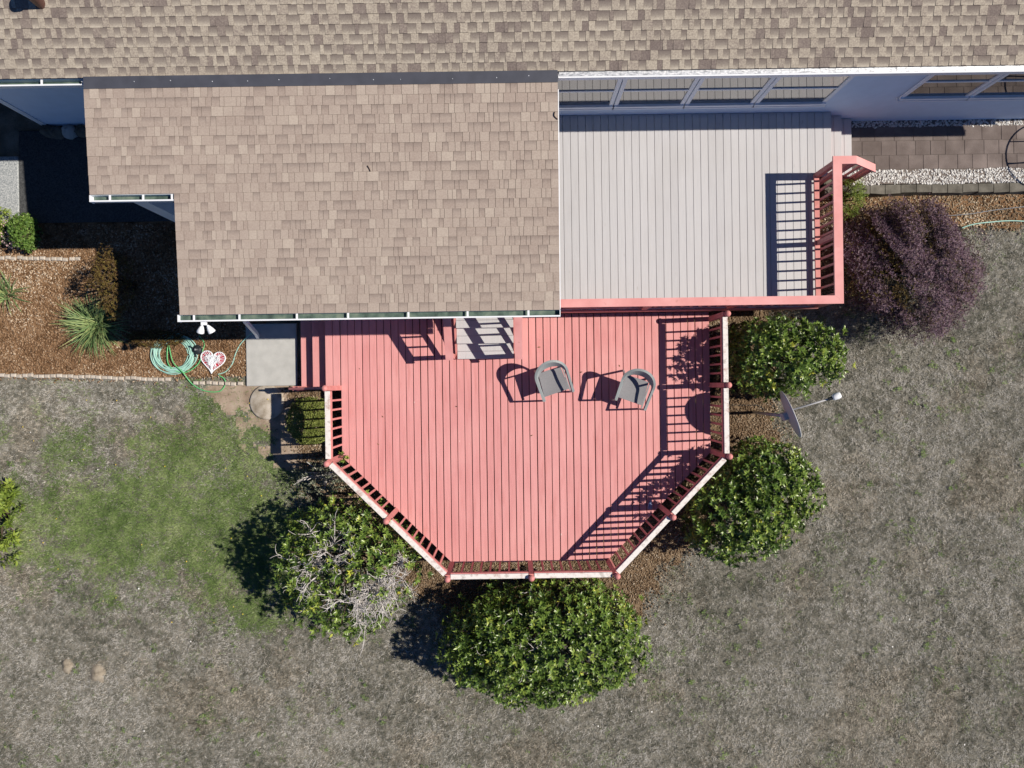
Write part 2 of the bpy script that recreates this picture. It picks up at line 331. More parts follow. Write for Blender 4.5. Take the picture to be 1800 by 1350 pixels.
def tint_dry(x, y):
    big = fbm(x, y, .45, 3); mid = fbm(x+50, y, 2.2, 2); sm = fbm(x, y+80, 19.0, 2)
    return np.clip(.53 + (big-.5)*.65 + (mid-.5)*.60 + (sm-.5)*1.7 + rng.normal(0, .25, len(x)), 0, 1)
def tint_green(x, y):
    return np.clip(.45 + (fbm(x, y, 1.0, 3)-.5)*.8 + (fbm(x, y+9, 6.0, 2)-.5)*.8 + rng.normal(0, .18, len(x)), 0, 1)
thin = lambda x, y: .25 + .75*smooth(.34, .5, fbm(x+5, y+3, 19.0, 2)*.8+fbm(x+15, y+3, 3.1, 2)*.2)
dryp = lambda x, y: np.where(keepout(x, y), 0, (1-.75*greenness(x, y))*(1-.93*soilness(x, y))*thin(x, y))
warm = lambda x, y: smooth(.47, .68, fbm(x+9, y+61, .75, 4)*.8+fbm(x+1, y+6, 5.0, 2)*.2)
for (n_, ar) in ((640000, (-11.2, 11.2, -8.4, -3.4)), (170000, (-11.2, -3.3, -3.4, .3)), (330000, (3.3, 11.2, -3.4, 3.4))):
    blades('dry_grass', n_*6//10, ar, lambda x, y: dryp(x, y)*(1-.9*warm(x, y)), .03, .08, .0078, tint_dry, M['grass'])
    blades('straw_grass', n_*6//10, ar, lambda x, y: dryp(x, y)*(.12+.88*warm(x, y)), .03, .08, .0078, tint_dry, M['straw'])
blades('green_grass', 400000, (-11.2, -2.6, -6.2, .3), lambda x, y: np.where(keepout(x, y), 0, greenness(x, y)*(1-.9*soilness(x, y))*(.55+.45*smooth(.36,.5,fbm(x+2,y+9,6.0,2)))), .04, .10, .0088, tint_green, M['green'], (.25,.8))
def sprig(x, y): return np.where(keepout(x, y), 0, smooth(.46, .62, fbm(x-12, y+44, 1.1, 3))*smooth(.56, .66, fbm(x+7, y+3, 5.0, 2)))
blades('green_grass', 260000, A, sprig, .03, .08, .0085, tint_green, M['green'], (.25,.8))
def chips(name, n, P, m, mask, jt=.07, extra=.4, keep=None, tl=.018, th=.05):
    xs = [p[0] for p in P]; ys = [p[1] for p in P]
    x = rng.uniform(min(xs)-extra, max(xs)+extra, n); y = rng.uniform(min(ys)-extra, max(ys)+extra, n)
    jx = rng.normal(0, jt, n); jy = rng.normal(0, jt, n)
    k = mask(x+jx, y+jy) & (x > -11.3) & (x < 11.3)
    if keep is not None: k &= keep(x, y)
    x = x[k]; y = y[k]; n = len(x); a = rng.uniform(0, 2*PI, n); L = rng.uniform(tl, th, n)/2; wd = L*rng.uniform(.25, .6, n)
    z = zg(x, y)+rng.uniform(.008, .022, n); t1 = rng.normal(0, .35, n); t2 = rng.normal(0, .35, n)
    ca, sa = np.cos(a), np.sin(a); q = []
    for su, sv in ((-1,-1),(1,-1),(1,1),(-1,1)):
        q.append(np.stack([x+su*L*ca-sv*wd*sa, y+su*L*sa+sv*wd*ca, z+su*L*t1+sv*wd*t2+.006], -1))
    for su, sv in ((-1,-1),(1,-1),(1,1),(-1,1)):
        q.append(np.stack([x+su*L*ca-sv*wd*sa, y+su*L*sa+sv*wd*ca, z+su*L*t1+sv*wd*t2-.004], -1))
    V = np.stack(q, 1).reshape(-1, 3); i = (np.arange(n)*8)[:, None]
    Fc = np.concatenate([i+np.array([[0,1,2,3]]), i+np.array([[0,4,5,1]]), i+np.array([[1,5,6,2]]), i+np.array([[2,6,7,3]]), i+np.array([[3,7,4,0]])])
    t = np.clip(rng.beta(1.6, 2.2, n) + (fbm(x, y, 1.3, 3)-.5)*.8, 0, 1)
    kind(np_mesh(name, V, Fc, m, np.repeat(t, 8)), 'stuff')
offpad = lambda x, y: ~((x > -5.41) & (x < -4.37) & (y > .03))
chips('bark_chips', 42000, BED_L, M['chip'], MK_L, keep=lambda x, y: offpad(x, y) & ~((y > 3.38)))
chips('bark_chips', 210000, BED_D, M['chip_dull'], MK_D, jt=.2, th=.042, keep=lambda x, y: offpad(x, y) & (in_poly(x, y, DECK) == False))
chips('pale_bark_chips', 17000, BED_R, M['chip_pale'], MK_R, keep=lambda x, y: y < 3.62)

# ------------------------------------------------------------------ patio on the right
PZ = .66
b = MB(); b.box(6.62, 11.6, 3.80, 5.08, .1, PZ-.009); patio = kind(b.build('paver_patio', M['joint']), 'structure')
yrows = [4.77, 4.43, 4.12, 3.995]
pw = .313
for r in range(3):
    y1 = 4.91-.277*r; y0 = y1-.277
    x = 6.625 - random.uniform(0, .2)
    while x < 11.5:
        wd = .29*random.choice((1, 1, 1, 1, 1.3)); x0 = max(x, 6.625)
        b = MB(); b.box(x0+.0025, x+wd-.0025, y0+.0025, y1-.0025, PZ-.05, PZ+random.uniform(-.002, .003), ch=.003); b.build('paver', M['paver'], patio); x += wd
def pebbles(name, n, x0, x1, y0, y1, z):
    b = np.array([[1,0,0],[-1,0,0],[0,1,0],[0,-1,0],[0,0,1],[0,0,-1],[.62,.62,.5],[-.62,.62,.5],[-.62,-.62,.5],[.62,-.62,.5]], float)
    f = np.array([[4,6,7],[4,7,8],[4,8,9],[4,9,6],[0,2,6],[2,1,7],[1,3,8],[3,0,9],[0,6,9],[2,7,6],[1,8,7],[3,9,8]])
    p = np.stack([rng.uniform(x0, x1, n), rng.uniform(y0, y1, n), z+rng.uniform(-.012, .016, n)], -1)
    p[:,1] += (fbm(p[:,0], p[:,1], 6, 2)-.5)*.06
    s = rng.uniform(.010, .023, (n, 1))*np.stack([rng.uniform(.8,1.4,n), rng.uniform(.8,1.3,n), rng.uniform(.6,.95,n)], -1); a = rng.uniform(0, PI, n); ca, sa = np.cos(a), np.sin(a)
    q = b[None]*s[:, None]; V = np.stack([q[...,0]*ca[:,None]-q[...,1]*sa[:,None], q[...,0]*sa[:,None]+q[...,1]*ca[:,None], q[...,2]], -1)+p[:, None]
    i = (np.arange(n)*10)[:, None, None]
    kind(np_mesh(name, V.reshape(-1, 3), (f[None]+i).reshape(-1, 3), M['pebble'], np.repeat(rng.beta(2.4, 1.4, n), 10)), 'stuff')
pebbles('white_pebbles', 4300, 6.62, 11.4, 3.80, 4.07, PZ-.02)
pebbles('white_pebbles', 1800, 6.62, 11.4, 4.90, 5.03, PZ-.02)
rw = thing('retaining_wall', 'low grey concrete block retaining wall below the white pebble strip', 'retaining wall')
x = 6.15
while x < 11.4:
    wd = random.uniform(.29, .31); b = MB()
    f = [random.uniform(-.02, .015) for _ in range(4)]
    b.poly([(x+.003,3.61+f[0],.40),(x+wd-.003,3.61+f[1],.40),(x+wd-.003,3.79,.40),(x+.003,3.79,.40),(x+.006,3.62+f[2],.645),(x+wd-.006,3.62+f[3],.645),(x+wd-.006,3.785,.65),(x+.006,3.785,.65)],
           [(3,2,1,0),(4,5,6,7),(0,1,5,4),(1,2,6,5),(2,3,7,6),(3,0,4,7)]); b.build('block', M['block'], rw); x += wd
def edging(pts, label, step=.115):
    t = thing('garden_edging', label, 'edging'); d = 0
    for (x0, y0), (x1, y1) in zip(pts, pts[1:]):
        L = math.hypot(x1-x0, y1-y0); n = int(L/step); an = math.atan2(y1-y0, x1-x0)
        for k in range(n):
            s = (k+.5)/n; x = x0+(x1-x0)*s; y = y0+(y1-y0)*s; b = MB(); z = float(zg(x, y))
            r = step*.42; h = .05+random.uniform(-.012, .012); j = random.uniform(-.012, .012)
            b.box(-r*1.12, r*1.12, -r*.95, r*.95, -.04, h, ch=r*.35)
            o = b.build('edging_stone', M['edging'], t); o.location = (x+j, y+j, z); o.rotation_euler = (random.uniform(-.1,.1), random.uniform(-.1,.1), an); o.scale = (1, .8, 1)
edging(px((-20,453),(142,456)), 'short upper row of small tan edging stones in the bark bed')
edging(px((-20,660),(110,661),(300,667)), 'long lower row of tan edging stones between bark bed and lawn')
edging(px((340,672),(428,675)), 'row of tan edging stones between the heart and the concrete pad')
sx, sy, sz = G(470, 707); b = MB(); b.lathe([(.36,-.04),(.355,.025),(.33,.04),(.0,.042)], (0,0,0), 28)
o = b.build('stepping_stone', mat('stepping_stone', [(.26,.22,.17),(.42,.38,.32),(.52,.48,.43)], .9, 6, fine=.5, fscale=60, spec=.1), None, True); o.location = (sx, sy, sz); tag(o, 'round pale stepping stone beside the concrete pad', 'stepping stone')

# ------------------------------------------------------------------ house
house = thing('house', 'white sided house with tan shingle roofs and white gutters along the top', 'house')
def siding(name, p0, p1, z0, z1, parent, ex=.105, nrm=None):
    """lapped boards as one stepped sheet from p0 to p1; outward is to the right of p0->p1"""
    d = Vector((p1[0]-p0[0], p1[1]-p0[1], 0)).normalized(); n = Vector((d.y, -d.x, 0)); b = MB(); z = z0; pr = []
    while z < z1-1e-4:
        t = min(z+ex, z1); pr += [(.020, z), (.003, t)]; z = t
    o = len(b.v); pts = []; fs = []
    for k, (off, zz) in enumerate(pr):
        a = Vector((p0[0], p0[1], zz))+n*off; c = Vector((p1[0], p1[1], zz))+n*off; pts += [a, c]
        if k: fs.append((2*k-2, 2*k-1, 2*k+1, 2*k))
    b.poly(pts, fs); return b.build(name, M['siding'], parent)
b = MB(); b.box(-1.4, 11.1, WALL_R+.001, 11.5, .1, 3.40); b.box(-9.4, -1.4, WALL_L+.001, 11.5, .0, 3.44); b.box(-14, -9.4, 6.6, 11.5, 0, 3.44); b.build('wall_core', M['found'], house)
siding('wall', (-1.4, WALL_R), (11.1, WALL_R), .66, 3.36, house)
siding('wall', (-9.4, WALL_L), (-1.4, WALL_L), .12, 3.36, house)
b = MB(); b.box(-9.425, -9.31, WALL_L-.03, WALL_L+.08, .1, 3.36); b.build('corner_board', M['white'], house)
# wing under the low roof
b = MB(); b.box(-4.9, -1.7, 1.42, WALL_R, .08, 3.05); b.build('wall_core', M['found'], house)
siding('wall', (-4.9, 1.405), (-1.7, 1.405), .1, 3.05, house); siding('wall', (-4.915, WALL_R), (-4.915, 1.405), .1, 3.05, house); siding('wall', (-1.685, 1.405), (-1.685, WALL_R), 1.15, 3.05, house)
b = MB(); b.box(-6.24, -6.0, 3.10, 3.32, .04, 3.25); col = b.build('porch_column', M['white'], house)
for z in np.arange(.15, 3.2, .11): b = MB()
b = MB(); b.box(.55, .65, 1.50, 1.60, ZU, 3.08); b.build('porch_post', M['white'], house)
# windows of the right-hand wall
def window(x0, x1, z0, z1, zm, y, mull):
    b = MB(); fw = .07; d = .035
    b.box(x0-fw, x1+fw, y-d-.03, y-.005, z0-fw, z0); b.box(x0-fw, x1+fw, y-d, y-.005, z1, z1+fw)
    b.box(x0-fw, x0, y-d, y-.005, z0, z1); b.box(x1, x1+fw, y-d, y-.005, z0, z1)
    f = b.build('window', M['white'], house)
    b = MB(); b.box(x0, x1, y-.016, y-.004, z0, z1); b.build('pane', M['glass'], f)
    b = MB(); b.box(x0, x1, y-.034, y-.017, zm-.018, zm+.018); b.build('muntin', M['white'], f)
    b = MB(); b.box(x0-fw-.02, x1+fw+.02, y-.075, y-.004, z0-fw-.03, z0-fw-.002); b.build('sill', M['white'], f)
y = WALL_R-.020
for a, c in ((-.60,.55), (.70,1.82), (1.98,3.10), (3.26,4.36), (4.52,5.66)): window(a, c, 1.70, 3.05, 2.31, y, 0)
for a, c in ((7.05,8.12), (8.28,9.35), (9.51,10.5)): window(a, c, 1.88, 3.05, 2.50, y, 0)
# main roof, porch roof
b = MB(); ry = 9.2; rz = E_Z+SLOPE*(ry-E_Y)
b.poly([(-14,E_Y,E_Z-.02),(11.4,E_Y,E_Z-.02),(11.4,ry,rz-.02),(-14,ry,rz-.02),(-14,E_Y,E_Z-.16),(11.4,E_Y,E_Z-.16),(11.4,ry,rz-.16),(-14,ry,rz-.16),(-14,2*ry-E_Y,E_Z-.02),(11.4,2*ry-E_Y,E_Z-.02)],
       [(0,1,2,3),(0,4,5,1),(1,5,6,2),(3,7,4,0),(7,6,5,4),(3,2,9,8)]); roof = b.build('main_roof', M['shingle'], house)
b = MB(); z0, z1, zn = zp(P_Y0)-.015, zp(4.884)-.015, zp(PYN)-.015; T = .14
P = [(PXN,P_Y0,z0),(PX1,P_Y0,z0),(PX1,4.884,z1),(PX0,4.884,z1),(PX0,PYN,zn),(PXN,PYN,zn)]
b.poly(P+[(x, y, z-T) for x, y, z in P], [(0,1,2,3,4,5),(11,10,9,8,7,6)]+[(i, i+6, (i+1) % 6+6, (i+1) % 6) for i in range(6)])
proof = b.build('porch_roof', M['roofdeck'], house)
cand = []
def shingle(x0, x1, y, dy, zf, t, tint, taper, band, which):
    b = MB(); y2 = y+dy
    zl, zh = zf(y), zf(y2)
    k0 = taper
    pts = [(x0+k0,y,zl+t),(x1-k0,y,zl+t),(x1,y2+.01,zh+.0035+t*.25),(x0,y2+.01,zh+.0035+t*.25),(x0+k0,y,zl-.012),(x1-k0,y,zl-.012)]
    ym = y+dy*.48; zm = zf(ym)+.0015+t*.62; kk = k0*.5
    pts += [(x0+kk,ym,zm),(x1-kk,ym,zm),(x0,y2+.01,zh-.012),(x1,y2+.01,zh-.012)]
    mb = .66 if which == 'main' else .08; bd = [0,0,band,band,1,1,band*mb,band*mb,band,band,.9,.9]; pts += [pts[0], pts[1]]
    fs = [(0,1,7,6),(6,7,2,3),(4,5,11,10),(1,5,9,2,7),(0,6,3,8,4)]
    D = CAMZ-zm; u = .5*(x0+x1)*F/D; v = ym*F/D
    seen = abs(u) < 905 and abs(v) < 690 and not (which == 'main' and v > 672)
    cand.append((((x1-x0)*dy/D**2) if seen else 0, which, pts, fs, tint, bd))
def lay_main():
    n = 0; dy = .1334; y = E_Y-.012
    zf = lambda q: E_Z+SLOPE*(q-E_Y)
    while y < 6.5:
        x = -11.0+random.uniform(0, .2); up = random.random() < .5; patch = random.random()
        while x < 10.6:
            big = vnoise(np.array([x*.9]), np.array([n*.55+3]))[0]
            if up:
                wd = random.choice((.06,.08,.10,.12,.17)); tint = .60+.16*(random.random()-.5)+(big-.5)*.14
                if random.random() < .09: tint = .12+.15*random.random()
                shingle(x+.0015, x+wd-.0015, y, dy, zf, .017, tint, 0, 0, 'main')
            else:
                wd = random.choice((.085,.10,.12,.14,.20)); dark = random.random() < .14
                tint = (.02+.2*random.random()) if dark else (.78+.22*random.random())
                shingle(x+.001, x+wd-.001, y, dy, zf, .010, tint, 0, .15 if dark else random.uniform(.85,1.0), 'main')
            x += wd; up = not up
        y += dy; n += 1
def lay_porch():
    dy = (P_Y1-P_Y0)/24.0; zf = lambda q: zp(q)
    for n in range(24):
        y = P_Y0-.012+n*dy; x = (PX0 if y+dy*.6 > PYN else PXN)-.012; 
        while x < PX1-.001:
            wd = random.choice((.07,.09,.11,.13,.15,.19)); x1 = min(x+wd, PX1+.012)
            if PX1-x1 < .06: x1 = PX1+.012
            t = random.random(); tint = np.clip(.44+.42*(t-.5), 0, 1)
            if t > .92: tint = .8
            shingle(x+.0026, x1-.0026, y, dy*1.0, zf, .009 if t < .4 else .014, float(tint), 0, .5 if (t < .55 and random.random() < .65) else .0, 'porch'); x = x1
lay_main(); lay_porch()
cand.sort(key=lambda c: -c[0])
rest = {'main': MB(), 'porch': MB()}
for i, (ar, which, pts, fs, tint, bd) in enumerate(cand):
    mm = M['shingle'] if which == 'main' else M['shingle_low']
    if i < 300:
        b = MB(); b.poly(pts, fs, tint, bd); b.build('shingle', mm, roof if which == 'main' else proof)
    else: rest[which].poly(pts, fs, tint, bd)
kind(rest['main'].build('shingle_courses', M['shingle'], roof), 'stuff'); kind(rest['porch'].build('shingle_courses', M['shingle_low'], proof), 'stuff')
# flashing with fastener heads, drip edges
b = MB(); b.poly([(PX0,4.70,zp(4.70)+.016),(PX1+.01,4.70,zp(4.70)+.016),(PX1+.01,4.884,zp(4.884)+.016),(PX0,4.884,zp(4.884)+.016),(PX0,4.70,zp(4.70)-.02),(PX1+.01,4.70,zp(4.70)-.02),(PX1+.01,4.884,zp(4.884)-.02),(PX0,4.884,zp(4.884)-.02)],
                 [(0,1,2,3),(4,5,1,0),(5,6,2,1),(7,4,0,3),(6,7,3,2)]); fl = b.build('flashing', M['flash'], house)
b = MB()
for x in np.arange(PX0+.1, PX1, .62):
    xx = x+random.uniform(-.15, .15); b.lathe([(.009,0),(.008,.005),(.001,.006)], (xx, 4.79+random.uniform(-.02,.02), zp(4.79)+.016), 6)
kind(b.build('fastener_heads', M['guard'], fl), 'stuff')
b = MB(); b.box(PX1+.014, PX1+.028, P_Y0, 4.7, P_Z-.10, P_Z-.02)
b = MB(); b.poly([(PX1+.013,P_Y0,zp(P_Y0)-.004),(PX1+.026,P_Y0,zp(P_Y0)-.004),(PX1+.026,4.6,zp(4.6)-.004),(PX1+.013,4.6,zp(4.6)-.004),(PX1+.013,P_Y0,zp(P_Y0)-.15),(PX1+.026,P_Y0,zp(P_Y0)-.15),(PX1+.026,4.6,zp(4.6)-.15),(PX1+.013,4.6,zp(4.6)-.15)],
                 [(0,1,2,3),(0,4,5,1),(1,5,6,2)]); b.build('rake_trim', M['white'], house)
def gutter(x0, x1, yo, yi, z, hangers, fill=True, guard=False, dep=.075):
    b = MB(); t = .006
    b.box(x0, x1, yo-.014, yo+.010, z-.012, z); b.box(x0, x1, yo, yo+t, z-.115, z-.012); b.box(x0, x1, yi-t, yi, z-.115, z+.005); b.box(x0, x1, yo, yi, z-.123, z-.115)
    b.box(x0-.012, x0, yo-.014, yi, z-.123, z); b.box(x1, x1+.012, yo-.014, yi, z-.123, z)
    g = b.build('gutter', M['white'], house)
    if fill: b = MB(); b.box(x0+.002, x1-.002, yo+t+.001, yi-t-.001, z-.112, z-dep); b.build('gutter_sediment', M['gutter_in'], g)
    if guard:
        b = MB(); n = int((x1-x0)/.12)
        for k in range(n):
            a = x0+(x1-x0)*k/n; c = x0+(x1-x0)*(k+1)/n; h0 = random.uniform(-.004,.004)
            b.poly([(a,yo+.011,z+.002),(c-.002,yo+.011,z+.002),(c-.002,yi-.008,z+.012+h0),(a,yi-.008,z+.012+h0)], [(0,1,2,3)])
        b.build('gutter_guard', M['guard'], g)
    for x in hangers:
        b = MB(); b.box(x-.016, x+.016, yo+.010, yi-t, z-.012, z-.004); b.build('hanger', M['white'], g)
gutter(PXN-.05, PX1+.012, 1.085, P_Y0-.006, P_Z-.02, [W(p, 552, 3.1)[0] for p in (341,421,522,612,718,822,929)])
gutter(PX0-.02, PXN-.015, PYN-.10, PYN-.006, zp(PYN)-.02, [W(p, 347, 3.35)[0] for p in (187,246,297)], dep=.104)
gutter(PX1+.035, 11.4, E_Y-.088, E_Y-.004, E_Z-.035, [], fill=False, guard=True)
gutter(-14, PX0-.05, E_Y-.095, E_Y-.004, E_Z-.035, [W(73, 140, 3.36)[0], -9.6, -11], dep=.106)
b = MB(); b.box(-14, 11.4, E_Y-.003, E_Y+.02, E_Z-.18, E_Z-.03); b.box(-14, 11.1, E_Y+.02, WALL_R-.02, E_Z-.20, E_Z-.18); b.build('eave_soffit', M['white'], house)
b = MB()
for a, c in (((-4.85,1.14,3.0),(-4.85,1.24,2.8)), ((-4.85,1.24,2.8),(-4.85,1.25,1.6)), ((-4.85,1.25,1.6),(-4.90,1.22,1.40)), ((-4.90,1.22,1.40),(-5.10,1.08,.30)), ((-5.10,1.08,.30),(-5.15,1.03,.08))): b.bar(a, c, .075, .06, (1,0,0))
b.build('downspout', M['white'], house)
b = MB(); b.box(-5.01, -4.93, 1.02, 1.085, 2.98, 3.04); fl = b.build('floodlight', M['white'], house)
for dx, tz in ((-.09,-.5), (.09,.5)):
    b = MB(); b.lathe([(.012,-.03),(.03,0),(.05,.05),(.062,.10),(.055,.11),(.001,.105)], (0,0,0), 14); o = b.build('lamp_head', M['white'], fl, True)
    o.location = (-4.97+dx*.6, 1.0, 2.97); o.rotation_euler = (PI*.62, 0, tz*.9)
x, y = W(74, 8, 3.7); b = MB(); zr = E_Z+SLOPE*(y-E_Y)
b.lathe([(.075,-.1),(.075,.33),(.10,.34),(.10,.40),(.001,.42)], (0,0,0), 18); o = b.build('roof_vent', M['brown_pipe'], house, True); o.location = (x, y, zr)

# ------------------------------------------------------------------ lower deck
deck = thing('lower_deck', 'salmon painted wooden deck with cut corners and peeling white topped railing', 'deck', (0,0,0))
pitch = .1417; gap = .013
def ylim(x):
    if x < BL: return DM + (DB-DM)*(x-DL)/(BL-DL)
    if x > BR: return DB + (DM-DB)*(x-BR)/(DR-BR)
    return DB
def board(x0, x1, y0f, y1, z, th, m, parent, name='deck_board', c=.004):
    pr = [(x0,z-th),(x1,z-th),(x1,z-c),(x1-c,z),(x0+c,z),(x0,z-c)]; b = MB()
    jy = random.uniform(-.006, .006)
    b.poly([(x, y0f(x)+jy, zz) for x, zz in pr]+[(x, y1, zz) for x, zz in pr], [(5,4,3,2,1,0),(6,7,8,9,10,11)]+[(i, (i+1) % 6, (i+1) % 6+6, i+6) for i in range(6)])
    return b.build(name, m, parent)
n = int(round((DR-DL)/pitch)); pitch = (DR-DL)/n
for k in range(n):
    x0 = DL+k*pitch; j = random.uniform(-.0015, .0015); g2 = gap/2*random.uniform(.75, 1.35)
    board(x0+g2+j, x0+pitch-g2+j, ylim, DT, ZL+random.uniform(-.002,.002), .036, M['pink'], deck)
for y in (-3.2,-2.6,-2.0,-1.4,-.8,-.2,.4,1.0):
    xl = DL+.1; xr = DR-.1
    if y < DM: t = (y-DM)/(DB-DM); xl = DL+(BL-DL)*t+.12; xr = DR+(BR-DR)*t-.12
    b = MB(); b.box(xl, xr, y-.02, y+.02, ZL-.22, ZL-.037); b.build('joist', M['joist'], deck)
for (x0,y0),(x1,y1) in zip(DECK[:-1], DECK[1:]):
    b = MB(); dx, dy = x1-x0, y1-y0; L = math.hypot(dx, dy); nx, ny = dy/L, -dx/L      # outward is to the right here
    o = -.03; b.bar((x0+nx*o, y0+ny*o, ZL-.125), (x1+nx*o, y1+ny*o, ZL-.125), .034, .17); b.build('rim_board', M['pink_trim'], deck)
for x, y in ((-3.0,1.0),(-3.0,-1.2),(-1.1,-3.1),(1.7,-3.1),(3.5,-1.2),(3.5,1.0),(.3,-1),(.3,1)):
    b = MB(); b.box(x-.05, x+.05, y-.05, y+.05, -.05, ZL-.22); b.build('footing_post', M['joist'], deck)
RZ = 1.60
def rail_post(x, y, nx, ny, top=RZ+.03, wd=.09):
    b = MB(); b.bar((x, y, ZL-.2), (x, y, top-.045), wd, wd, (nx, ny, 0)); p = b.build('railing_post', M['pink_trim'], deck)
    b = MB(); b.lathe([(.02,-.03),(.035,-.01),(.05,.0),(.065,.03),(.068,.05),(.058,.085),(.035,.108),(.001,.115)], (0,0,0), 14); c = b.build('post_ball', M['pink_trim'], p, True); c.location = (x+nx*.02, y+ny*.02, top-.03); c.scale = (.86, .86, .86)
def rail_run(p, q, nposts, first=True, last=True):
    p = Vector((*p, 0)); q = Vector((*q, 0)); d = (q-p); L = d.length; d.normalize(); n = Vector((d.y, -d.x, 0))
    ps = [p+d*L*k/nposts for k in range(nposts+1)]
    for k, r in enumerate(ps):
        if (k == 0 and not first) or (k == nposts and not last): continue
        rail_post(r.x+n.x*.025, r.y+n.y*.025, n.x, n.y)
    for k in range(nposts):
        a = ps[k]+d*.055; c = ps[k+1]-d*.055
        b = MB(); up = Vector((0,0,RZ-.02)); b.bar(a+up+n*.012, c+up+n*.012, .088, .036); b.build('cap_rail', M['peeled'], deck)
        up = Vector((0,0,RZ-.085)); b = MB(); b.bar(a+up-n*.028, c+up-n*.028, .036, .088); b.build('sub_rail', M['pink_trim'], deck)
        m = max(2, int(round((c-a).length/.172)))
        for i in range(1, m):
            r = a+(c-a)*(i/m); b = MB(); b.bar(r+Vector((0,0,ZL-.16))+n*.012, r+Vector((0,0,RZ-.045))+n*.012, .036, .038, n); b.build('baluster', M['pink_trim'], deck)
rail_run((DL, -.03), (DL, DM), 1, True, False)
rail_run((DL, DM), (BL, DB), 2, True, False)
rail_run((BL, DB), (BR, DB), 2, True, False)
rail_run((BR, DB), (DR, DM), 2, True, False)
rail_run((DR, DM), (DR, 1.22), 2, True, True)
# steps on the left of the lower deck
for k in range(2): board(DL-.30+k*.148, DL-.30+k*.148+.138, lambda x: .0, DT, ZL-.008, .036, M['pink'], deck, 'step_board')
for (xa, xb, z) in ((-3.95,-3.66,.415), (-4.235,-3.945,.225)): board(xa, xb, lambda x: .0, DT, z, .038, M['pink'], deck, 'step_tread')
b = MB()
b.poly([(-4.26,-.04,.0),(-3.36,-.04,.0),(-3.36,-.04,.55),(-3.66,-.04,.55),(-4.26,-.04,.19),(-4.26,-.004,.0),(-3.36,-.004,.0),(-3.36,-.004,.55),(-3.66,-.004,.55),(-4.26,-.004,.19)], [(0,1,2,3,4),(9,8,7,6,5)]+[(i, i+5, (i+1) % 5+5, (i+1) % 5) for i in range(5)]); b.build('stringer', M['pink_trim'], deck)
b = MB(); b.bar((-3.42,-.03,1.42), (-4.22,-.03,.93), .04, .13); b.build('hand_rail', M['pink_trim'], deck)
b = MB(); b.bar((-4.16,-.03,.0), (-4.16,-.03,.90), .085, .085, (1,0,0)); b.build('hand_rail_post', M['pink_trim'], deck)

# ------------------------------------------------------------------ upper deck
ud = thing('upper_deck', 'upper deck of pale grey boards with salmon railing beside the windows', 'deck')
pu = .1437; x = UX1; k = 0
xs = []
while x > -1.66: xs.append((x-pu, x)); x -= pu
for a, c in xs: board(a+.003, c-.003, lambda q: UY0, UY1, ZU, .026, M['composite'], ud, 'deck_board', .003)
for a, c in ((UX1, UX1+.156), (UX1+.156, UX2)): board(a+.003, c-.003, lambda q: 3.82, UY1, ZU, .026, M['composite'], ud, 'deck_board', .003)
for i, (xa, z) in enumerate(((UX2, ZU-.165), (UX2+.27, ZU-.33))):
    for k in range(2): board(xa-.02+k*.146, xa-.02+k*.146+.142, lambda q: 3.82, UY1-.02, z, .026, M['composite'], ud, 'step_tread', .003)
    b = MB(); b.box(xa-.022, xa-.003, 3.83, UY1-.03, z-.16, z+.135); b.build('riser', M['pink_trim'], ud)
b = MB(); b.box(-1.66, UX1, UY0-.035, UY0-.004, ZU-.26, ZU-.03); b.box(UX1+.002, UX1+.034, UY0-.035, 3.8, ZU-.26, ZU-.03); b.build('fascia', M['pink_trim'], ud)
for y in np.arange(1.7, 5.0, .45): b = MB(); b.box(-1.6, UX1-.02, y-.02, y+.02, ZU-.24, ZU-.03); b.build('joist', M['joist'], ud)
for x, y in ((.9,1.5),(2.6,1.5),(4.2,1.5),(5.6,1.5),(5.6,3.6)): b = MB(); b.box(x-.05, x+.05, y-.05, y+.05, -.05, ZU-.25); b.build('footing_post', M['joist'], ud)
RU = 2.05; cw = .155
# cap with mitred corners (south run, east run, short north run, sloping hand rail)
def cap(pts, m=M['pink_upper'], th=.036):
    b = MB(); b.poly([(x,y,z) for x, y, z in pts]+[(x,y,z-th) for x, y, z in pts], [(0,1,2,3),(7,6,5,4)]+[(i, i+4, (i+1) % 4+4, (i+1) % 4) for i in range(4)]); b.build('cap_rail', m, ud)
xo, xi, yo, yi, yn, yni = UX1+.08, UX1-.075, 1.33, 1.475, 3.92, 3.78; e = .0008
cap([(.80,yo,RU),(xo-e,yo,RU),(xi-e,yi,RU),(.80,yi,RU)])
cap([(xo,yo+e,RU),(xo,yn-e,RU),(xi,yni-.012,RU),(xi,yi+e,RU)][0:1]+[(xo,yni+.0,RU),(xi,yn,RU),(xi,yi+e,RU)])
cap([(xo+e,yni,RU),(UX2+.02,yni,RU),(UX2+.02,yn,RU),(xi+e,yn,RU)])
cap([(UX2+.022,yni,RU),(6.66,yni-.02,1.60),(6.66,yn-.02,1.60),(UX2+.022,yn,RU)])
def bal(a, c, sz=.036, nm='baluster'):
    b = MB(); b.bar(a, c, sz, sz, (1,0,0)); b.build(nm, M['pink_trim'], ud)
xc = UX1-.0
b = MB(); b.box(xc-.03, xc+.01, 1.50, 3.78, RU-.125, RU-.037); b.build('sub_rail', M['pink_trim'], ud)
b = MB(); b.box(xc-.075, xc+.015, 1.45, 3.80, ZU+.09, ZU+.125); b.build('bottom_rail', M['pink_trim'], ud)
for y in (1.40, 2.55, 3.82): b = MB(); b.box(xc-.045, xc+.045, y-.045, y+.045, ZU-.2, RU-.037); b.build('railing_post', M['pink_trim'], ud)
for y in np.concatenate([np.linspace(1.53, 2.43, 6), np.linspace(2.66, 3.70, 7)]): bal((xc+.03, y, ZU+.02), (xc+.03, y, RU-.037))
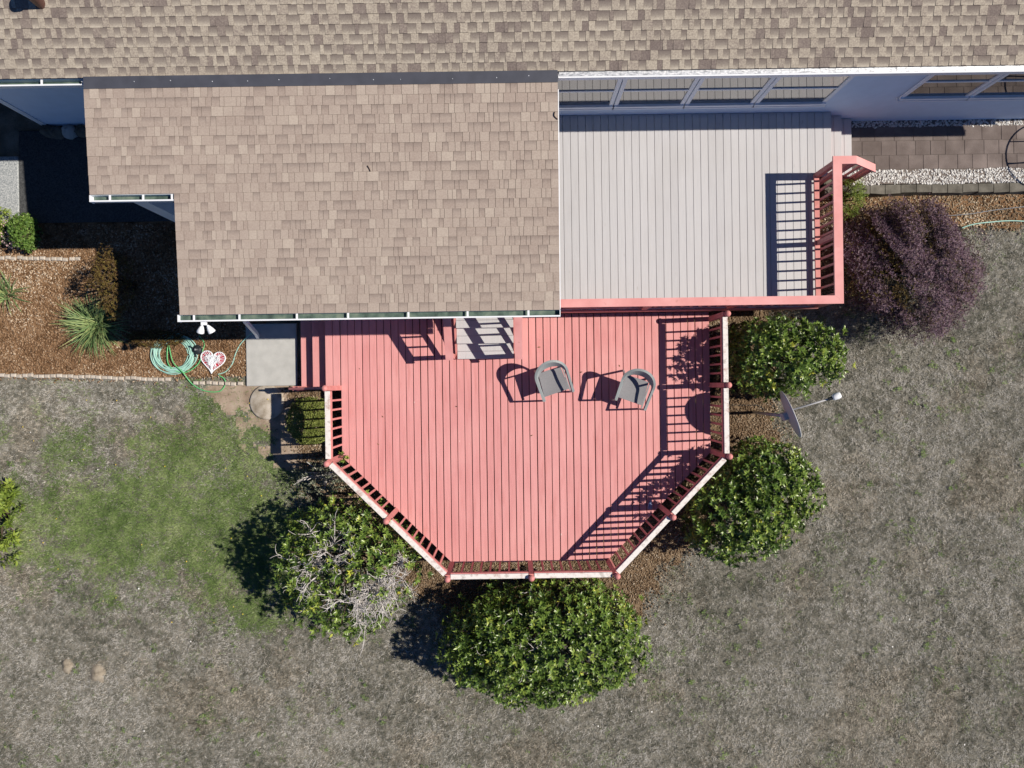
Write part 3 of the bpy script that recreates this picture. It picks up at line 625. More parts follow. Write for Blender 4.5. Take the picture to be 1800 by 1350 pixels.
for y0 in (1.40,):
    b = MB(); b.box(.85, xc-.05, y0-.02, y0+.02, RU-.125, RU-.037); b.build('sub_rail', M['pink_trim'], ud)
    b = MB(); b.box(.85, xc-.05, y0-.02, y0+.02, ZU+.09, ZU+.125); b.build('bottom_rail', M['pink_trim'], ud)
    for x in (.86, 2.5, 4.1): b = MB(); b.box(x-.045, x+.045, y0-.042, y0+.042, ZU-.2, RU-.037); b.build('railing_post', M['pink_trim'], ud)
    for x in np.arange(2.67, 5.68, .168):
        if abs(x-4.1) > .07: bal((x, y0+.0, ZU+.126), (x, y0+.0, RU-.126), .034)
b = MB()
for x in np.arange(.2, 2.5, .11):
    for s in (1, -1):
        a = (max(.92, x), 1.40-.024*s*.5); h = .78
        x0, x1 = (x, x+h) if s > 0 else (x+h, x)
        if min(x0, x1) < .92 or max(x0, x1) > 2.45: continue
        b.bar((x0, 1.39+.006*s, ZU+.13), (x1, 1.39+.006*s, RU-.13), .008, .035, (0,1,0))
kind(b.build('lattice_panel', M['pink_trim'], ud), 'stuff')
# hand rail of the east steps
for k, x in enumerate((6.16, 6.33, 6.50)): bal((x, 3.84, ZU-.2-.12*k), (x, 3.84, RU-.06-.70*(x-UX2)))
b = MB(); b.box(6.57, 6.65, 3.80, 3.88, .55, 1.60); b.build('railing_post', M['pink_trim'], ud)
b = MB(); b.box(UX2-.09, UX2, 3.79, 3.87, .55, RU-.037); b.build('railing_post', M['pink_trim'], ud)
b = MB(); b.bar((UX2,3.84,ZU+.05), (6.58,3.84,ZU-.30), .036, .088); b.build('bottom_rail', M['pink_trim'], ud)

# ------------------------------------------------------------------ stairs between the decks
st = thing('deck_stairs', 'short grey tread stairs with salmon hand rails down to the lower deck', 'stairs')
TX0, TX1 = -1.05, .04
for k, z in enumerate((ZU-.14, ZU-.275, ZU-.41)):
    ya = UY0-.29*(k+1)
    for j in range(2):
        b = MB(); b.box(TX0, TX1, ya-.012+j*.149, ya-.012+j*.149+.145, z-.028, z, ch=.003); b.build('tread', M['composite'], st)
    b = MB(); b.box(TX0+.01, TX1-.01, ya+.28, ya+.295, z-.0, z+.10); b.build('riser', M['composite'], st)
for x in (TX0-.022, TX1+.022):
    b = MB(); x0, x1 = x-.019, x+.019
    prof = [(1.37,ZL+.002),(1.37,ZU-.03),(1.30,ZU-.10),(.50,ZU-.47),(.50,ZL+.002)]
    b.poly([(x0,y,z) for y, z in prof]+[(x1,y,z) for y, z in prof], [(0,1,2,3,4),(9,8,7,6,5)]+[(i, i+5, (i+1) % 5+5, (i+1) % 5) for i in range(5)]); b.build('stringer', M['pink_trim'], st)
for x in (TX0-.09, TX1+.09):
    zt = lambda y: 1.50+.46*(y-.52)*1.35
    b = MB(); b.bar((x,.46,zt(.46)), (x,1.55,zt(1.55)), .14, .036); b.build('cap_rail', M['pink_upper'], st)
    b = MB(); b.bar((x,.54,zt(.54)-.07), (x,1.5,zt(1.5)-.07), .036, .088); b.build('sub_rail', M['pink_trim'], st)
    b = MB(); b.bar((x,.54,zt(.54)-.62), (x,1.4,zt(1.4)-.62), .036, .088); b.build('bottom_rail', M['pink_trim'], st)
    b = MB(); b.box(x-.045, x+.045, .50, .59, ZL+.002, zt(.52)-.02); b.build('railing_post', M['pink_trim'], st)
    for y in (.77, .97, 1.17, 1.37): b = MB(); b.bar((x,y,zt(y)-.60), (x,y,zt(y)-.10), .036, .036, (1,0,0)); b.build('baluster', M['pink_trim'], st)

# ------------------------------------------------------------------ chairs
def chair(loc, rz, label, copy=None):
    if copy:
        t = copy.copy(); C.objects.link(t); t.location = loc; t.rotation_euler = (0,0,rz); t['label'] = label
        for ch in copy.children: c = ch.copy(); C.objects.link(c); c.parent = t
        return t
    t = thing('patio_chair', label, 'chair', loc, rz, 'grey patio chairs on the salmon deck')
    b = MB(); n = 9; V = []; 
    for i in range(n):                                            # seat: a slightly dished slab, front is -y
        for j in range(n):
            u = i/(n-1)*2-1; v = j/(n-1)*2-1; wx = .235+.015*(-v)
            V.append((u*wx, v*.23+.02, .44-.018*(1-u*u)*(1-v*v)-.01*v))
    fs = [(i*n+j, (i+1)*n+j, (i+1)*n+j+1, i*n+j+1) for i in range(n-1) for j in range(n-1)]
    m = len(V); bot = [(x, y, z-.025) for x, y, z in V]; rim = [i*n for i in range(n)]+[(n-1)*n+j for j in range(1, n)]+[i*n+n-1 for i in range(n-2, -1, -1)]+[j for j in range(n-2, 0, -1)]
    b.poly(V+bot, fs+[tuple(q+m for q in reversed(f)) for f in fs]+[(rim[k], rim[k-1], rim[k-1]+m, rim[k]+m) for k in range(len(rim))]); b.build('seat', M['seat'], t)
    # back and arms: one band sweeping round, tall behind, thin along the arms
    P = []
    for a in np.linspace(-1, 1, 37):
        if abs(a) > .55: s = (abs(a)-.55)/.45; x = .295-.012*s; y = .12-.40*s; x *= math.copysign(1, a); nrm = Vector((math.copysign(1, a), 0, 0)); ht = .035; zc = .665-.035*s
        else: th = a/.55*PI/2; x = .295*math.sin(th); y = .12+.235*math.cos(th); nrm = Vector((math.sin(th), math.cos(th), 0)); cc = math.cos(th); ht = .035+.14*cc**1.2; zc = .665+.07*cc
        P.append((Vector((x, y, zc)), nrm, ht))
    b = MB(); pts = []; fs = []
    for k, (p, nr, ht) in enumerate(P):
        tk = .021; up = Vector((0,0,ht/2)); lean = nr*(.22*ht)
        pts += [p-nr*tk-up-lean, p+nr*tk-up-lean, p+nr*tk+up+lean, p-nr*tk+up+lean]
        if k:
            o = 4*k
            for q in range(4): fs.append((o-4+q, o-4+(q+1) % 4, o+(q+1) % 4, o+q))
    fs += [(0,1,2,3), tuple(4*(len(P)-1)+q for q in (3,2,1,0))]; b.poly(pts, fs); b.build('backrest', M['chair'], t)
    for sx in (-1, 1):
        b = MB(); b.bar((sx*.275,-.285,.0), (sx*.283,-.275,.65), .028, .032, (1,0,0)); b.build('leg', M['chair'], t)
        b = MB(); b.bar((sx*.245,.33,.0), (sx*.268,.19,.66), .028, .032, (1,0,0)); b.build('leg', M['chair'], t)
        b = MB(); b.bar((sx*.255,-.26,.415), (sx*.255,.24,.405), .022, .032); b.build('seat_rail', M['chair'], t)
    return t
c1 = chair((.785,.02,ZL+.004), math.radians(18), 'grey patio chair on the left of the two, turned towards the right')
c2 = chair((2.30,-.16,ZL+.004), math.radians(-20), 'grey patio chair nearer the railing, turned towards the left', c1)

# ------------------------------------------------------------------ satellite dish
def dish():
    cx, cy, cz = 5.01, -.61, 1.72; gz = float(zg(4.9, cy))
    t = thing('satellite_dish', 'grey satellite dish on a mast between two shrubs beside the deck', 'satellite dish', (cx-.12, cy, gz))
    a, e = math.radians(21), math.radians(11); n = Vector((math.cos(e)*math.cos(a), math.cos(e)*math.sin(a), math.sin(e)))
    s = Vector((-math.sin(a), math.cos(a), 0)); u = n.cross(s); 
    if u.z < 0: u = -u
    o = Vector((.12, 0, cz-gz)); b = MB(); N = 32; R = .45
    for front in (0, 1):
        pass
    rings = [0.0, .3, .6, .85, 1.0]; pts = []; fs = []
    for side in (0, 1):
        for r in rings:
            for k in range(N):
                th = 2*PI*k/N; dep = .055*(r*r-1) - (.012 if side else 0)
                pts.append(o+(s*math.cos(th)*R+u*math.sin(th)*R*1.03)*r+n*dep)
    nr = len(rings)
    for side in (0, 1):
        for i in range(nr-1):
            for k in range(N):
                k2 = (k+1) % N; q = side*nr*N; f = (q+i*N+k, q+i*N+k2, q+(i+1)*N+k2, q+(i+1)*N+k); fs.append(f if not side else f[::-1])
    for k in range(N): k2 = (k+1) % N; fs.append(((nr-1)*N+k, (nr-1)*N+k2, nr*N+(nr-1)*N+k2, nr*N+(nr-1)*N+k))
    b.poly(pts, fs); b.build('reflector', M['dish'], t, True)
    b = MB(); m0 = o-n*.10; b.tube([(m0.x, m0.y, -.05), (m0.x, m0.y, m0.z+.06)], .03, 12); b.build('mast', M['dish'], t, True)
    b = MB(); b.bar(m0-Vector((0,0,.09)), m0+Vector((0,0,.07)), .13, .11, (n.x, n.y, 0)); b.bar(m0, o-n*.055, .12, .12); b.build('mount_bracket', M['dish'], t)
    f = o+n*.78-u*.12; p0 = o-u*.40-n*.02
    b = MB(); b.tube([p0, p0+(f-p0)*.5-u*.0, f-n*.05], .016, 8); b.build('feed_arm', M['dish'], t, True)
    b = MB(); b.tube([f-n*.07, f+n*.01], [.03,.035], 10); b.build('feed_collar', M['dark'], t)
    b = MB(); b.tube([f+n*.0, f+n*.03, f+n*.12, f+n*.15], [.045,.062,.062,.045], 12); b.build('feed_horn', M['white'], t, True)
dish()

# ------------------------------------------------------------------ plants
def leaf_verts(P, Dr, Up, L, Wd, fold=.25, droop=.15):
    """P base, Dr direction, Up leaf normal (all Nx3), L,Wd per leaf -> pointed folded leaves, two facets a side"""
    Sd = np.cross(Dr, Up); Sd /= np.linalg.norm(Sd, axis=1, keepdims=True)+1e-9
    L = L[:, None]; Wd = Wd[:, None]
    mid1 = P+Dr*L*.42+Up*L*.03; tip = P+Dr*L-Up*L*droop; h = Up*Wd*fold
    l = P+Dr*L*.46+Sd*Wd*.5+h; r = P+Dr*L*.46-Sd*Wd*.5+h
    V = np.stack([P, l, tip, r, mid1], 1).reshape(-1, 3); i = (np.arange(len(P))*5)[:, None]
    Fc = np.concatenate([i+np.array([[0,4,1]]), i+np.array([[1,4,2]]), i+np.array([[0,3,4]]), i+np.array([[3,2,4]])])
    return V, Fc
def unit(a): return a/(np.linalg.norm(a, axis=1, keepdims=True)+1e-9)
def rosettes(P, N, per, L, Wd, tints, spread=(.5, 1.1), flat_=.35):
    n = len(P); A = np.repeat(N, per, 0); B = np.repeat(P, per, 0)
    ref = np.where(np.abs(A[:, 2:3]) > .9, np.array([[1., 0, 0]]), np.array([[0, 0, 1.]])); U = unit(np.cross(A, ref)); Vv = np.cross(A, U)
    ang = (np.tile(np.arange(per), n)*2.4 + np.repeat(rng.uniform(0, 6.28, n), per) + rng.normal(0, .25, n*per))[:, None]
    sp = rng.uniform(spread[0], spread[1], n*per)[:, None]
    R = np.cos(ang)*U+np.sin(ang)*Vv; D = unit(A*np.cos(sp)+R*np.sin(sp)); Up = unit(A*np.sin(sp)-R*np.cos(sp)+1e-4)
    LL = rng.uniform(L[0], L[1], n*per); WW = LL*rng.uniform(Wd[0], Wd[1], n*per)
    V, Fc = leaf_verts(B+D*.008, D, Up, LL, WW)
    t = np.clip(np.repeat(tints, per)+rng.normal(0, .10, n*per), 0, 1)
    return V, Fc, np.repeat(t, 5)
def dome(n, rx, ry, h, rot=0.0, shell=(.72, 1.0), lump=.22, zlo=.12, seed=0, full=1.0):
    """points through the outer part of a lumpy mound of half-axes rx, ry and height h"""
    c = unit(rng.normal(0, 1, (n*2, 3))); c[:, 2] = np.abs(c[:, 2])*1.0
    c = unit(c)[:n]; low = rng.random(n) < .25; c[low, 2] *= -.35; c = unit(c)
    q = np.arctan2(c[:, 1], c[:, 0])
    lm = 1+lump*2*(fbm(c[:, 0]*1.6+seed*3.1+20, c[:, 1]*1.6+c[:, 2]*1.3+20, 1.5, 3)-.5)
    r = np.sqrt(rng.uniform(shell[0]**2, shell[1]**2, n))*lm
    so = rng.random(n) < .05; r = np.where(so, r*rng.uniform(1.04, 1.16, n), r)
    x = c[:, 0]*rx*r; y = c[:, 1]*ry*r; z = h*.42+np.sign(c[:, 2])*np.abs(c[:, 2])**full*h*.58*r; z = np.maximum(z, zlo*rng.uniform(.3, 1.2, n))
    ca, sa = math.cos(rot), math.sin(rot)
    P = np.stack([x*ca-y*sa, x*sa+y*ca, z], -1); N = np.stack([c[:,0]/rx*ca-c[:,1]/ry*sa, c[:,0]/rx*sa+c[:,1]/ry*ca, c[:,2]/(h*.58)], -1)
    return P, unit(unit(N)*.9+rng.normal(0, .35, (n, 3))+np.array([[0, 0, .45]])), lm
def branches(b, rx, ry, h, n, r0=.02, rot=0.0, reach=.9, lo=.0):
    for i in range(n):
        a = random.uniform(0, 2*PI); k = math.sqrt(random.random())*reach; ex, ey = math.cos(a)*rx*k, math.sin(a)*ry*k
        ez = h*(.42+.55*math.sqrt(max(0, 1-k*k*.95))); ca, sa = math.cos(rot), math.sin(rot); ex, ey = ex*ca-ey*sa, ex*sa+ey*ca
        p = [(random.uniform(-.08,.08), random.uniform(-.08,.08), -.03)]
        for s in (.35, .65, 1.0): p.append((ex*s**1.1+random.uniform(-.05,.05), ey*s**1.1+random.uniform(-.05,.05), ez*s+random.uniform(-.03,.05)))
        b.tube(p, [r0, r0*.75, r0*.5, r0*.25], 5)
DECKX = [(DL-.12, DT), (DL-.12, DM-.05), (BL-.05, DB-.1), (BR+.05, DB-.1), (DR+.12, DM-.05), (DR+.12, DT)]
def shrub(name, label, cat, pxy, zc, rx, ry, h, n, per, L, Wd, m, tint=(.42,.17), rot=0.0, group=None, yellow=.008, lump=.22, shell=(.72,1.0), nb=14, bark='bark', spread=(.5,1.15), gaps=0.0, hole=None, seed=1, tw=None, full=1.0):
    x, y = W(pxy[0], pxy[1], zc); z = float(zg(x, y)); t = thing(name, label, cat, (x, y, z), 0, group)
    P, N, lm = dome(n, rx, ry, h, rot, shell, lump, seed=seed, full=full)
    if gaps: k = fbm(P[:,0]+seed*7, P[:,1]+P[:,2]+seed*5, 4.2, 2) > gaps; P, N, lm = P[k], N[k], lm[k]
    if hole is not None: k = hole(P); P, N, lm = P[k], N[k], lm[k]
    k = ~(in_poly(x+P[:,0], y+P[:,1], DECKX) & (name == 'rhododendron')); P, N, lm = P[k], N[k], lm[k]
    ti = np.clip(tint[0]+(lm-1)*.35+rng.normal(0, tint[1], len(P)), 0, .78); ti[rng.random(len(P)) < yellow] = .96
    V, Fc, tt = rosettes(P, N, per, L, Wd, ti, spread); kind(np_mesh('foliage', V, Fc, m, tt, t), 'stuff')
    b = MB(); branches(b, rx, ry, h, nb, .024, rot); b.build('stems', M[bark], t, True)
    return t
RH = 'rhododendrons round the deck'
shrub('rhododendron', 'dark glossy rhododendron at the deck\'s upper right, below the purple shrub', 'shrub', (1360,627), .8, 1.02, .76, 2.0, 1950, 8, (.066,.108), (.34,.44), M['leaf'], group=RH, seed=2, yellow=.012, gaps=.365, full=.6, shell=(.6,1))
shrub('rhododendron', 'glossy rhododendron outside the deck\'s right slanting railing, below the satellite dish', 'shrub', (1312,878), .8, 1.36, .98, 1.85, 2650, 8, (.068,.112), (.34,.44), M['leaf'], rot=math.radians(38), group=RH, seed=5, gaps=.365, full=.6, shell=(.6,1))
shrub('rhododendron', 'largest rounded rhododendron, below the deck\'s straight bottom railing', 'shrub', (955,1128), .8, 1.93, 1.22, 1.75, 4200, 8, (.068,.112), (.34,.44), M['leaf'], group=RH, seed=9, gaps=.365, full=.75, shell=(.6,1))
def dh(P): 
    d = np.hypot((P[:,0]-.35)/.75, (P[:,1]+.45)/.62); d2 = np.hypot((P[:,0]+.1)/.55, (P[:,1]-.45)/.35); d3 = np.hypot((P[:,0]-1.0)/.35, (P[:,1]+.1)/.5)
    pr = np.maximum.reduce([smooth(1.15, .3, d)*.96, smooth(1.1, .3, d2)*.85, smooth(1.1,.3,d3)*.9]); return rng.random(len(P)) > pr
dd = shrub('rhododendron', 'straggly rhododendron with bare grey branches outside the deck\'s left slanting railing', 'shrub', (616,993), .8, 1.34, 1.30, 2.0, 2250, 8, (.068,.115), (.32,.42), M['leaf'], group=RH, seed=13, yellow=.02, hole=dh, nb=26, gaps=.365, full=.8, shell=(.6,1))
b = MB()
def twig(b, p, d, L, r, dep):
    q = p; pts = [q]
    for i in range(3): d = (d+Vector((random.gauss(0,.28), random.gauss(0,.28), random.gauss(.02,.2)))).normalized(); q = q+d*L/3; pts.append(q)
    b.tube(pts, [r, r*.85, r*.7, r*.5], 4, cap=False)
    if dep:
        for i in range(3): twig(b, pts[1+i % 3], (d+Vector((random.gauss(0,.8), random.gauss(0,.8), random.gauss(.2,.4)))).normalized(), L*random.uniform(.6,.8), r*.68, dep-1)
for i in range(88):
    cx, cy, sx_, sy_ = random.choice(((.50,-.45,.42,.42), (.45,-.6,.42,.42), (.75,-.25,.3,.4), (-.1,.48,.38,.25), (1.0,-.1,.2,.35), (-.55,0,.3,.5)))
    ex, ey = cx+random.gauss(0, sx_*.6), cy+random.gauss(0, sy_*.6); k = min(.97, (ex/1.4)**2+(ey/1.32)**2)
    z = 2.0*(.42+.50*math.sqrt(1-k))-.12
    twig(b, Vector((ex*.86, ey*.86, z-.2)), Vector((ex*.5, ey*.5, .75)).normalized(), random.uniform(.24,.42), .0125, 2)
kind(b.build('bare_branches', M['twig'], dd, True), 'stuff')
for tname, n_ in (('rhododendron.002', 12),):
    o = bpy.data.objects[tname]; b = MB()
    for i in range(n_):
        ex, ey = random.gauss(-.4,.5), random.gauss(.2,.4); k = min(.9, (ex/1.9)**2+(ey/1.2)**2); twig(b, Vector((ex*.9,ey*.9,1.7*(.42+.5*math.sqrt(1-k))-.22)), Vector((ex*.3,ey*.3,.8)).normalized(), .3, .009, 1)
    kind(b.build('bare_branches', M['twig'], o, True), 'stuff')
shrub('boxwood', 'small clipped boxwood under the shadow stripes of the left railing', 'shrub', (541,741), .5, .44, .46, .72, 2300, 6, (.022,.036), (.5,.65), M['box'], tint=(.5,.2), yellow=0, lump=.08, shell=(.86,1.0), seed=3, nb=8)
shrub('straggly_shrub', 'sparse grey leaved shrub beneath the left corner of the railing', 'shrub', (565,838), .5, .62, .36, .8, 320, 5, (.04,.065), (.35,.5), M['grey_leaf'], tint=(.45,.25), yellow=0, lump=.3, shell=(.4,1.0), seed=4, nb=26, bark='twig')
shrub('seedling', 'small fresh green sprig poking through the left railing', 'plant', (599,805), .95, .09, .10, 1.02, 26, 6, (.05,.08), (.35,.5), M['lime'], tint=(.6,.2), yellow=0, shell=(.2,1), nb=3, seed=6)
ps = shrub('purple_shrub', 'large airy purple leaved shrub at the right of the upper deck', 'shrub', (1597,470), .9, 1.18, 1.25, 1.55, 30000, 5, (.022,.045), (.26,.46), M['purple'], tint=(.48,.26), yellow=.03, lump=.45, shell=(.62,1.03), nb=16, seed=8, spread=(.3,1.5), gaps=.455)
P, N, lm = dome(6500, 1.2, 1.24, 1.45, 0, (.5, 1.0), .4, seed=8); V, Fc, tt = rosettes(P, N, 5, (.02,.045), (.25,.45), np.clip(.42+rng.normal(0, .28, len(P)), 0, 1), (.3, 1.5)); kind(np_mesh('inner_foliage', V, Fc, M['bronze'], tt, ps), 'stuff')
shrub('lime_shrub', 'lime green ferny shrub in the corner beside the upper deck railing', 'shrub', (1491,345), .8, .26, .36, .75, 520, 6, (.03,.06), (.14,.24), M['lime'], tint=(.45,.25), yellow=0, nb=10, seed=10, lump=.35)
shrub('bronze_shrub', 'narrow upright bronze and olive shrub at the edge of the roof shadow', 'shrub', (196,494), .8, .24, .62, 1.45, 1500, 6, (.022,.045), (.25,.4), M['bronze'], tint=(.45,.25), yellow=.05, nb=14, seed=11, lump=.35, gaps=.3)
shrub('bronze_ground_cover', 'low olive and bronze creeping plant in bark beside the coiled hose', 'plant', (272,595), .15, .62, .17, .22, 900, 6, (.018,.034), (.3,.5), M['bronze'], tint=(.5,.25), yellow=.04, nb=6, seed=12, lump=.3)
shrub('garden_shrub', 'bright green leafy shrub at the end of the grey path', 'shrub', (36,404), .5, .20, .36, .8, 520, 6, (.03,.06), (.4,.6), M['fresh'], tint=(.45,.25), yellow=0, nb=8, seed=14, lump=.3)
shrub('garden_shrub', 'yellow green shrub cut by the left edge beside the grey path', 'shrub', (-14,392), .5, .20, .36, .8, 420, 6, (.03,.06), (.35,.5), M['lime'], tint=(.5,.2), yellow=0, nb=8, seed=15, lump=.3)
fl = shrub('flowering_plant', 'pale pink flowering plant between the two green shrubs by the path', 'plant', (12,408), .4, .13, .30, .5, 120, 5, (.03,.05), (.35,.5), M['grey_leaf'], tint=(.2,.2), yellow=0, nb=6, seed=16)
P, N, _ = dome(60, .13, .30, .55, 0, (.8,1), .2); V, Fc, tt = rosettes(P, N, 5, (.022,.034), (.6,.9), np.full(60,.5), (.6,1.2)); kind(np_mesh('blossom', V, Fc, M['pinkflower'], tt, fl), 'stuff')
shrub('leafy_perennial', 'yellow green leafy clump in the lawn at the left edge', 'plant', (-2,910), .25, .42, .85, .42, 420, 6, (.09,.16), (.2,.3), M['lime'], tint=(.42,.25), yellow=0, nb=6, seed=17, lump=.4, shell=(.3,1), gaps=.42)
# broad leaved weeds in the dry lawn
n = 900; x = rng.uniform(-11, 11, n); y = rng.uniform(-8.2, 3.2, n); k = ~keepout(x, y) & (rng.random(n) < .25+.9*smooth(.48, .62, fbm(x+3, y+70, .8, 3))) & ((x > 3) | (y < -1)); x, y = x[k], y[k]; n = len(x)
q = rng.integers(1, 6, n); x = np.repeat(x, q)+rng.normal(0, .05, q.sum()); y = np.repeat(y, q)+rng.normal(0, .05, q.sum())
P = np.stack([x, y, zg(x, y)+.012], -1); V, Fc, tt = rosettes(P, np.tile([[0, 0, 1.]], (len(P), 1)), 6, (.025,.06), (.22,.4), np.clip(.35+rng.normal(0,.22,len(P)), 0, 1), (.9, 1.35))
kind(np_mesh('lawn_weeds', V, Fc, M['green'], tt), 'stuff')
# sword leaved clumps: each leaf is a piece of its own
def sword(name, label, pxy, n, L0, ht):
    x, y = W(pxy[0], pxy[1], .25); t = thing(name, label, 'plant', (x, y, 0)); protos = []
    for k in range(10):
        b = MB(); L = L0*random.uniform(.75, 1.1); wd = random.uniform(.016, .027); up = random.uniform(.25, 1.25); seg = 6; pts = []; fs = []; bend = random.uniform(.5, 1.3)
        px_, pz_, an = .03, .0, up
        for i in range(seg+1):
            s = i/seg; ww = wd*(1-s**2.2)*.5+.001; side = .0
            pts += [(px_, -ww, pz_+ww*.5), (px_, 0, pz_), (px_, ww, pz_+ww*.5)]
            px_ += math.cos(an)*L/seg; pz_ += math.sin(an)*L/seg; an -= bend/seg*(.4+1.4*s)
            pz_ = max(pz_, .02)
            if i: o = 3*i; fs += [(o-3, o-2, o+1, o), (o-2, o-1, o+2, o+1)]
        b.poly(pts, fs, random.random()); me = b.mesh('sword_leaf'); me.materials.append(M['blade']); me.shade_smooth(); protos.append(me)
    for i in range(n):
        o = link('leaf', protos[i % 10], t); o.rotation_euler = (random.gauss(0,.15), random.gauss(0,.12), random.uniform(0, 2*PI)); s = random.uniform(.7, 1.1); o.scale = (s, 1, s*ht); o.location = (random.gauss(0,.06), random.gauss(0,.06), 0)
sword('sword_leaf_plant', 'spiky green strap leaved clump beside the roof shadow in the bark bed', (160,570), 300, .72, 1.0)
sword('sword_leaf_plant', 'spiky blue green strap leaved clump cut by the left edge', (-4,515), 70, .55, .8)

# ------------------------------------------------------------------ small things in the bed
def curve_pts(P, n=10):
    """smooth line through points"""
    out = []; P = [Vector(p) for p in P]
    for i in range(len(P)-1):
        p0, p1, p2, p3 = P[max(i-1,0)], P[i], P[i+1], P[min(i+2,len(P)-1)]
        for k in range(n):
            t = k/n; out.append(.5*((2*p1)+(p2-p0)*t+(2*p0-5*p1+4*p2-p3)*t*t+(3*p1-p0-3*p2+p3)*t**3))
    return out+[P[-1]]
b = MB(); cx, cy, _ = G(307, 622)
pts = []
for k in range(15*36):
    a = 2*PI*k/36; lp = k//36; f = (k % 36)/36
    rng_ = .37+.035*math.sin(lp*2.4)+.03*math.sin(a+lp); ox = .05*math.sin(lp*1.7)+.03*math.sin(lp*4.1); oy = .045*math.cos(lp*1.3+1)
    pts.append((cx+ox+rng_*math.cos(a)*1.03, cy+oy+rng_*math.sin(a)*.93, .025+.009*(lp % 5)+.004*math.sin(3*a+lp)))
tail = [G(348,640,.03), G(338,650,.03), G(352,636,.035)]
b.tube(pts, .0115, 6); o = b.build('coiled_hose', M['hose'], None, True); tag(o, 'pale teal garden hose lying in a coil on the bark', 'hose')
b = MB(); b.tube(curve_pts([G(350,590,.02),G(359,603,.02),G(357,614,.02),G(348,640,.06),G(322,655,.05),G(296,640,.06),G(296,605,.05),G(304,636,.09),G(322,655,.10),G(338,675,.02),G(360,687,.02),G(385,688,.02),G(396,676,.02),G(394,666,.02),G(385,660,.02)]), .0115, 6); o = b.build('green_hose', M['hose_green'], None, True); tag(o, 'bright green hose looping from the coil out onto the bare soil', 'hose')
b = MB(); b.tube(curve_pts([G(383,658,.03),G(397,653,.02),G(408,640,.02),G(414,622,.02),G(422,606,.02),G(436,591,.06),G(452,580,.06)]), .0115, 6); o = b.build('supply_hose', M['hose'], None, True); tag(o, 'pale teal hose curving from the heart\'s tip to the concrete pad', 'hose')
x, y, z = G(348, 615); t = thing('hose_sprinkler', 'small round black lawn sprinkler beside the hose coil and heart', 'sprinkler', (x, y, .02))
b = MB(); b.lathe([(.10,0),(.105,.03),(.085,.06),(.05,.075),(.05,.10),(.001,.105)], (0,0,0), 18); b.build('base', M['dark'], t, True)
for a in (.5, 2.6, 4.7): b = MB(); b.bar((0,0,.09), (.15*math.cos(a),.15*math.sin(a),.075), .018, .018); b.build('arm', M['dark'], t)
b = MB(); b.lathe([(.02,.10),(.022,.125),(.001,.13)], (0,0,0), 10); b.build('nozzle', M['grey_cable'], t, True)
# heart
def heart(t, s): return (s*16*math.sin(t)**3/17, s*(13*math.cos(t)-5*math.cos(2*t)-2*math.cos(3*t)-math.cos(4*t))/17)
x, y, z = G(376, 634); t = thing('heart_ornament', 'flat red and white wicker heart lying on the bark by the hose', 'ornament', (x, y, .03), -.12)
b = MB(); N = 40; pts = [(*heart(2*PI*k/N, .245), .0) for k in range(N)]+[(*heart(2*PI*k/N, .245), .018) for k in range(N)]; b.poly(pts, [tuple(reversed(range(N))), tuple(range(N, 2*N))]+[(k, (k+1) % N, N+(k+1) % N, N+k) for k in range(N)]); b.build('backing', M['red'], t)
b = MB(); b.tube([(*heart(2*PI*k/N, .265), .025) for k in range(N+1)], .012, 6); b.build('rim', M['white'], t, True)
b = MB()
for k in range(46):
    a = 2*PI*(k+.5)/46; p = heart(a, .26); q = heart(a+random.uniform(-.18,.18), .15); b.tube([(p[0],p[1],.032), (q[0],q[1],.035)], .005, 4)
kind(b.build('spokes', M['white'], t), 'stuff')
b = MB()
for k in range(230):
    a = random.uniform(0, 2*PI); s = .155*math.sqrt(random.random()); p = heart(a, s); d = random.uniform(0, PI); l = random.uniform(.015,.04); z0 = .03+random.uniform(0,.03)
    b.tube([(p[0]-l*math.cos(d), p[1]-l*math.sin(d), z0), (p[0]+l*math.cos(d), p[1]+l*math.sin(d), z0+random.uniform(-.01,.02))], .006, 4)
kind(b.build('wicker_filling', M['white'], t), 'stuff')
# right bed: hose and cable
b = MB(); b.tube(curve_pts([G(1690,401,.03),G(1712,394,.04),G(1745,390,.03),G(1780,388,.03),G(1830,391,.03)]), .0125, 6); o = b.build('garden_hose', M['hose'], None, True); tag(o, 'pale green hose lying in the bark right of the purple shrub', 'hose')
b = MB(); b.tube(curve_pts([G(1618,377,.04),G(1660,379,.04),G(1705,376,.04),G(1750,369,.04),G(1830,360,.04)]), .009, 5); o = b.build('grey_cable', M['grey_cable'], None, True); tag(o, 'thin grey cable lying in the bark below the block wall', 'cable')
b = MB(); b.tube(curve_pts([G(1285,712,.03),G(1310,712,.03),G(1333,713,.03),G(1345,722,.03)]), .007, 5); o = b.build('dish_cable', M['dark'], None, True); tag(o, 'thin black cable running from the satellite dish to the deck', 'cable')
# a table just to the right of the view, whose round rim throws its shadow on the pavers
t = thing('garden_table', 'black open framed round metal table standing on the pavers', 'table', (11.03, 4.33, PZ+.004))
b = MB(); b.tube([(.62*math.cos(2*PI*k/40), .62*math.sin(2*PI*k/40), .74) for k in range(41)], .014, 8); b.build('rim', M['dark'], t, True)
for y in (-.14, .28): h = math.sqrt(.62**2-y*y); b = MB(); b.tube([(-h,y,.74),(h,y,.74)], .011, 6); b.build('cross_bar', M['dark'], t)
for a in (.3, 1.9, 3.4, 5.0): b = MB(); b.tube([(.6*math.cos(a),.6*math.sin(a),.74),(.45*math.cos(a),.45*math.sin(a),0)], .014, 6); b.build('leg', M['dark'], t)
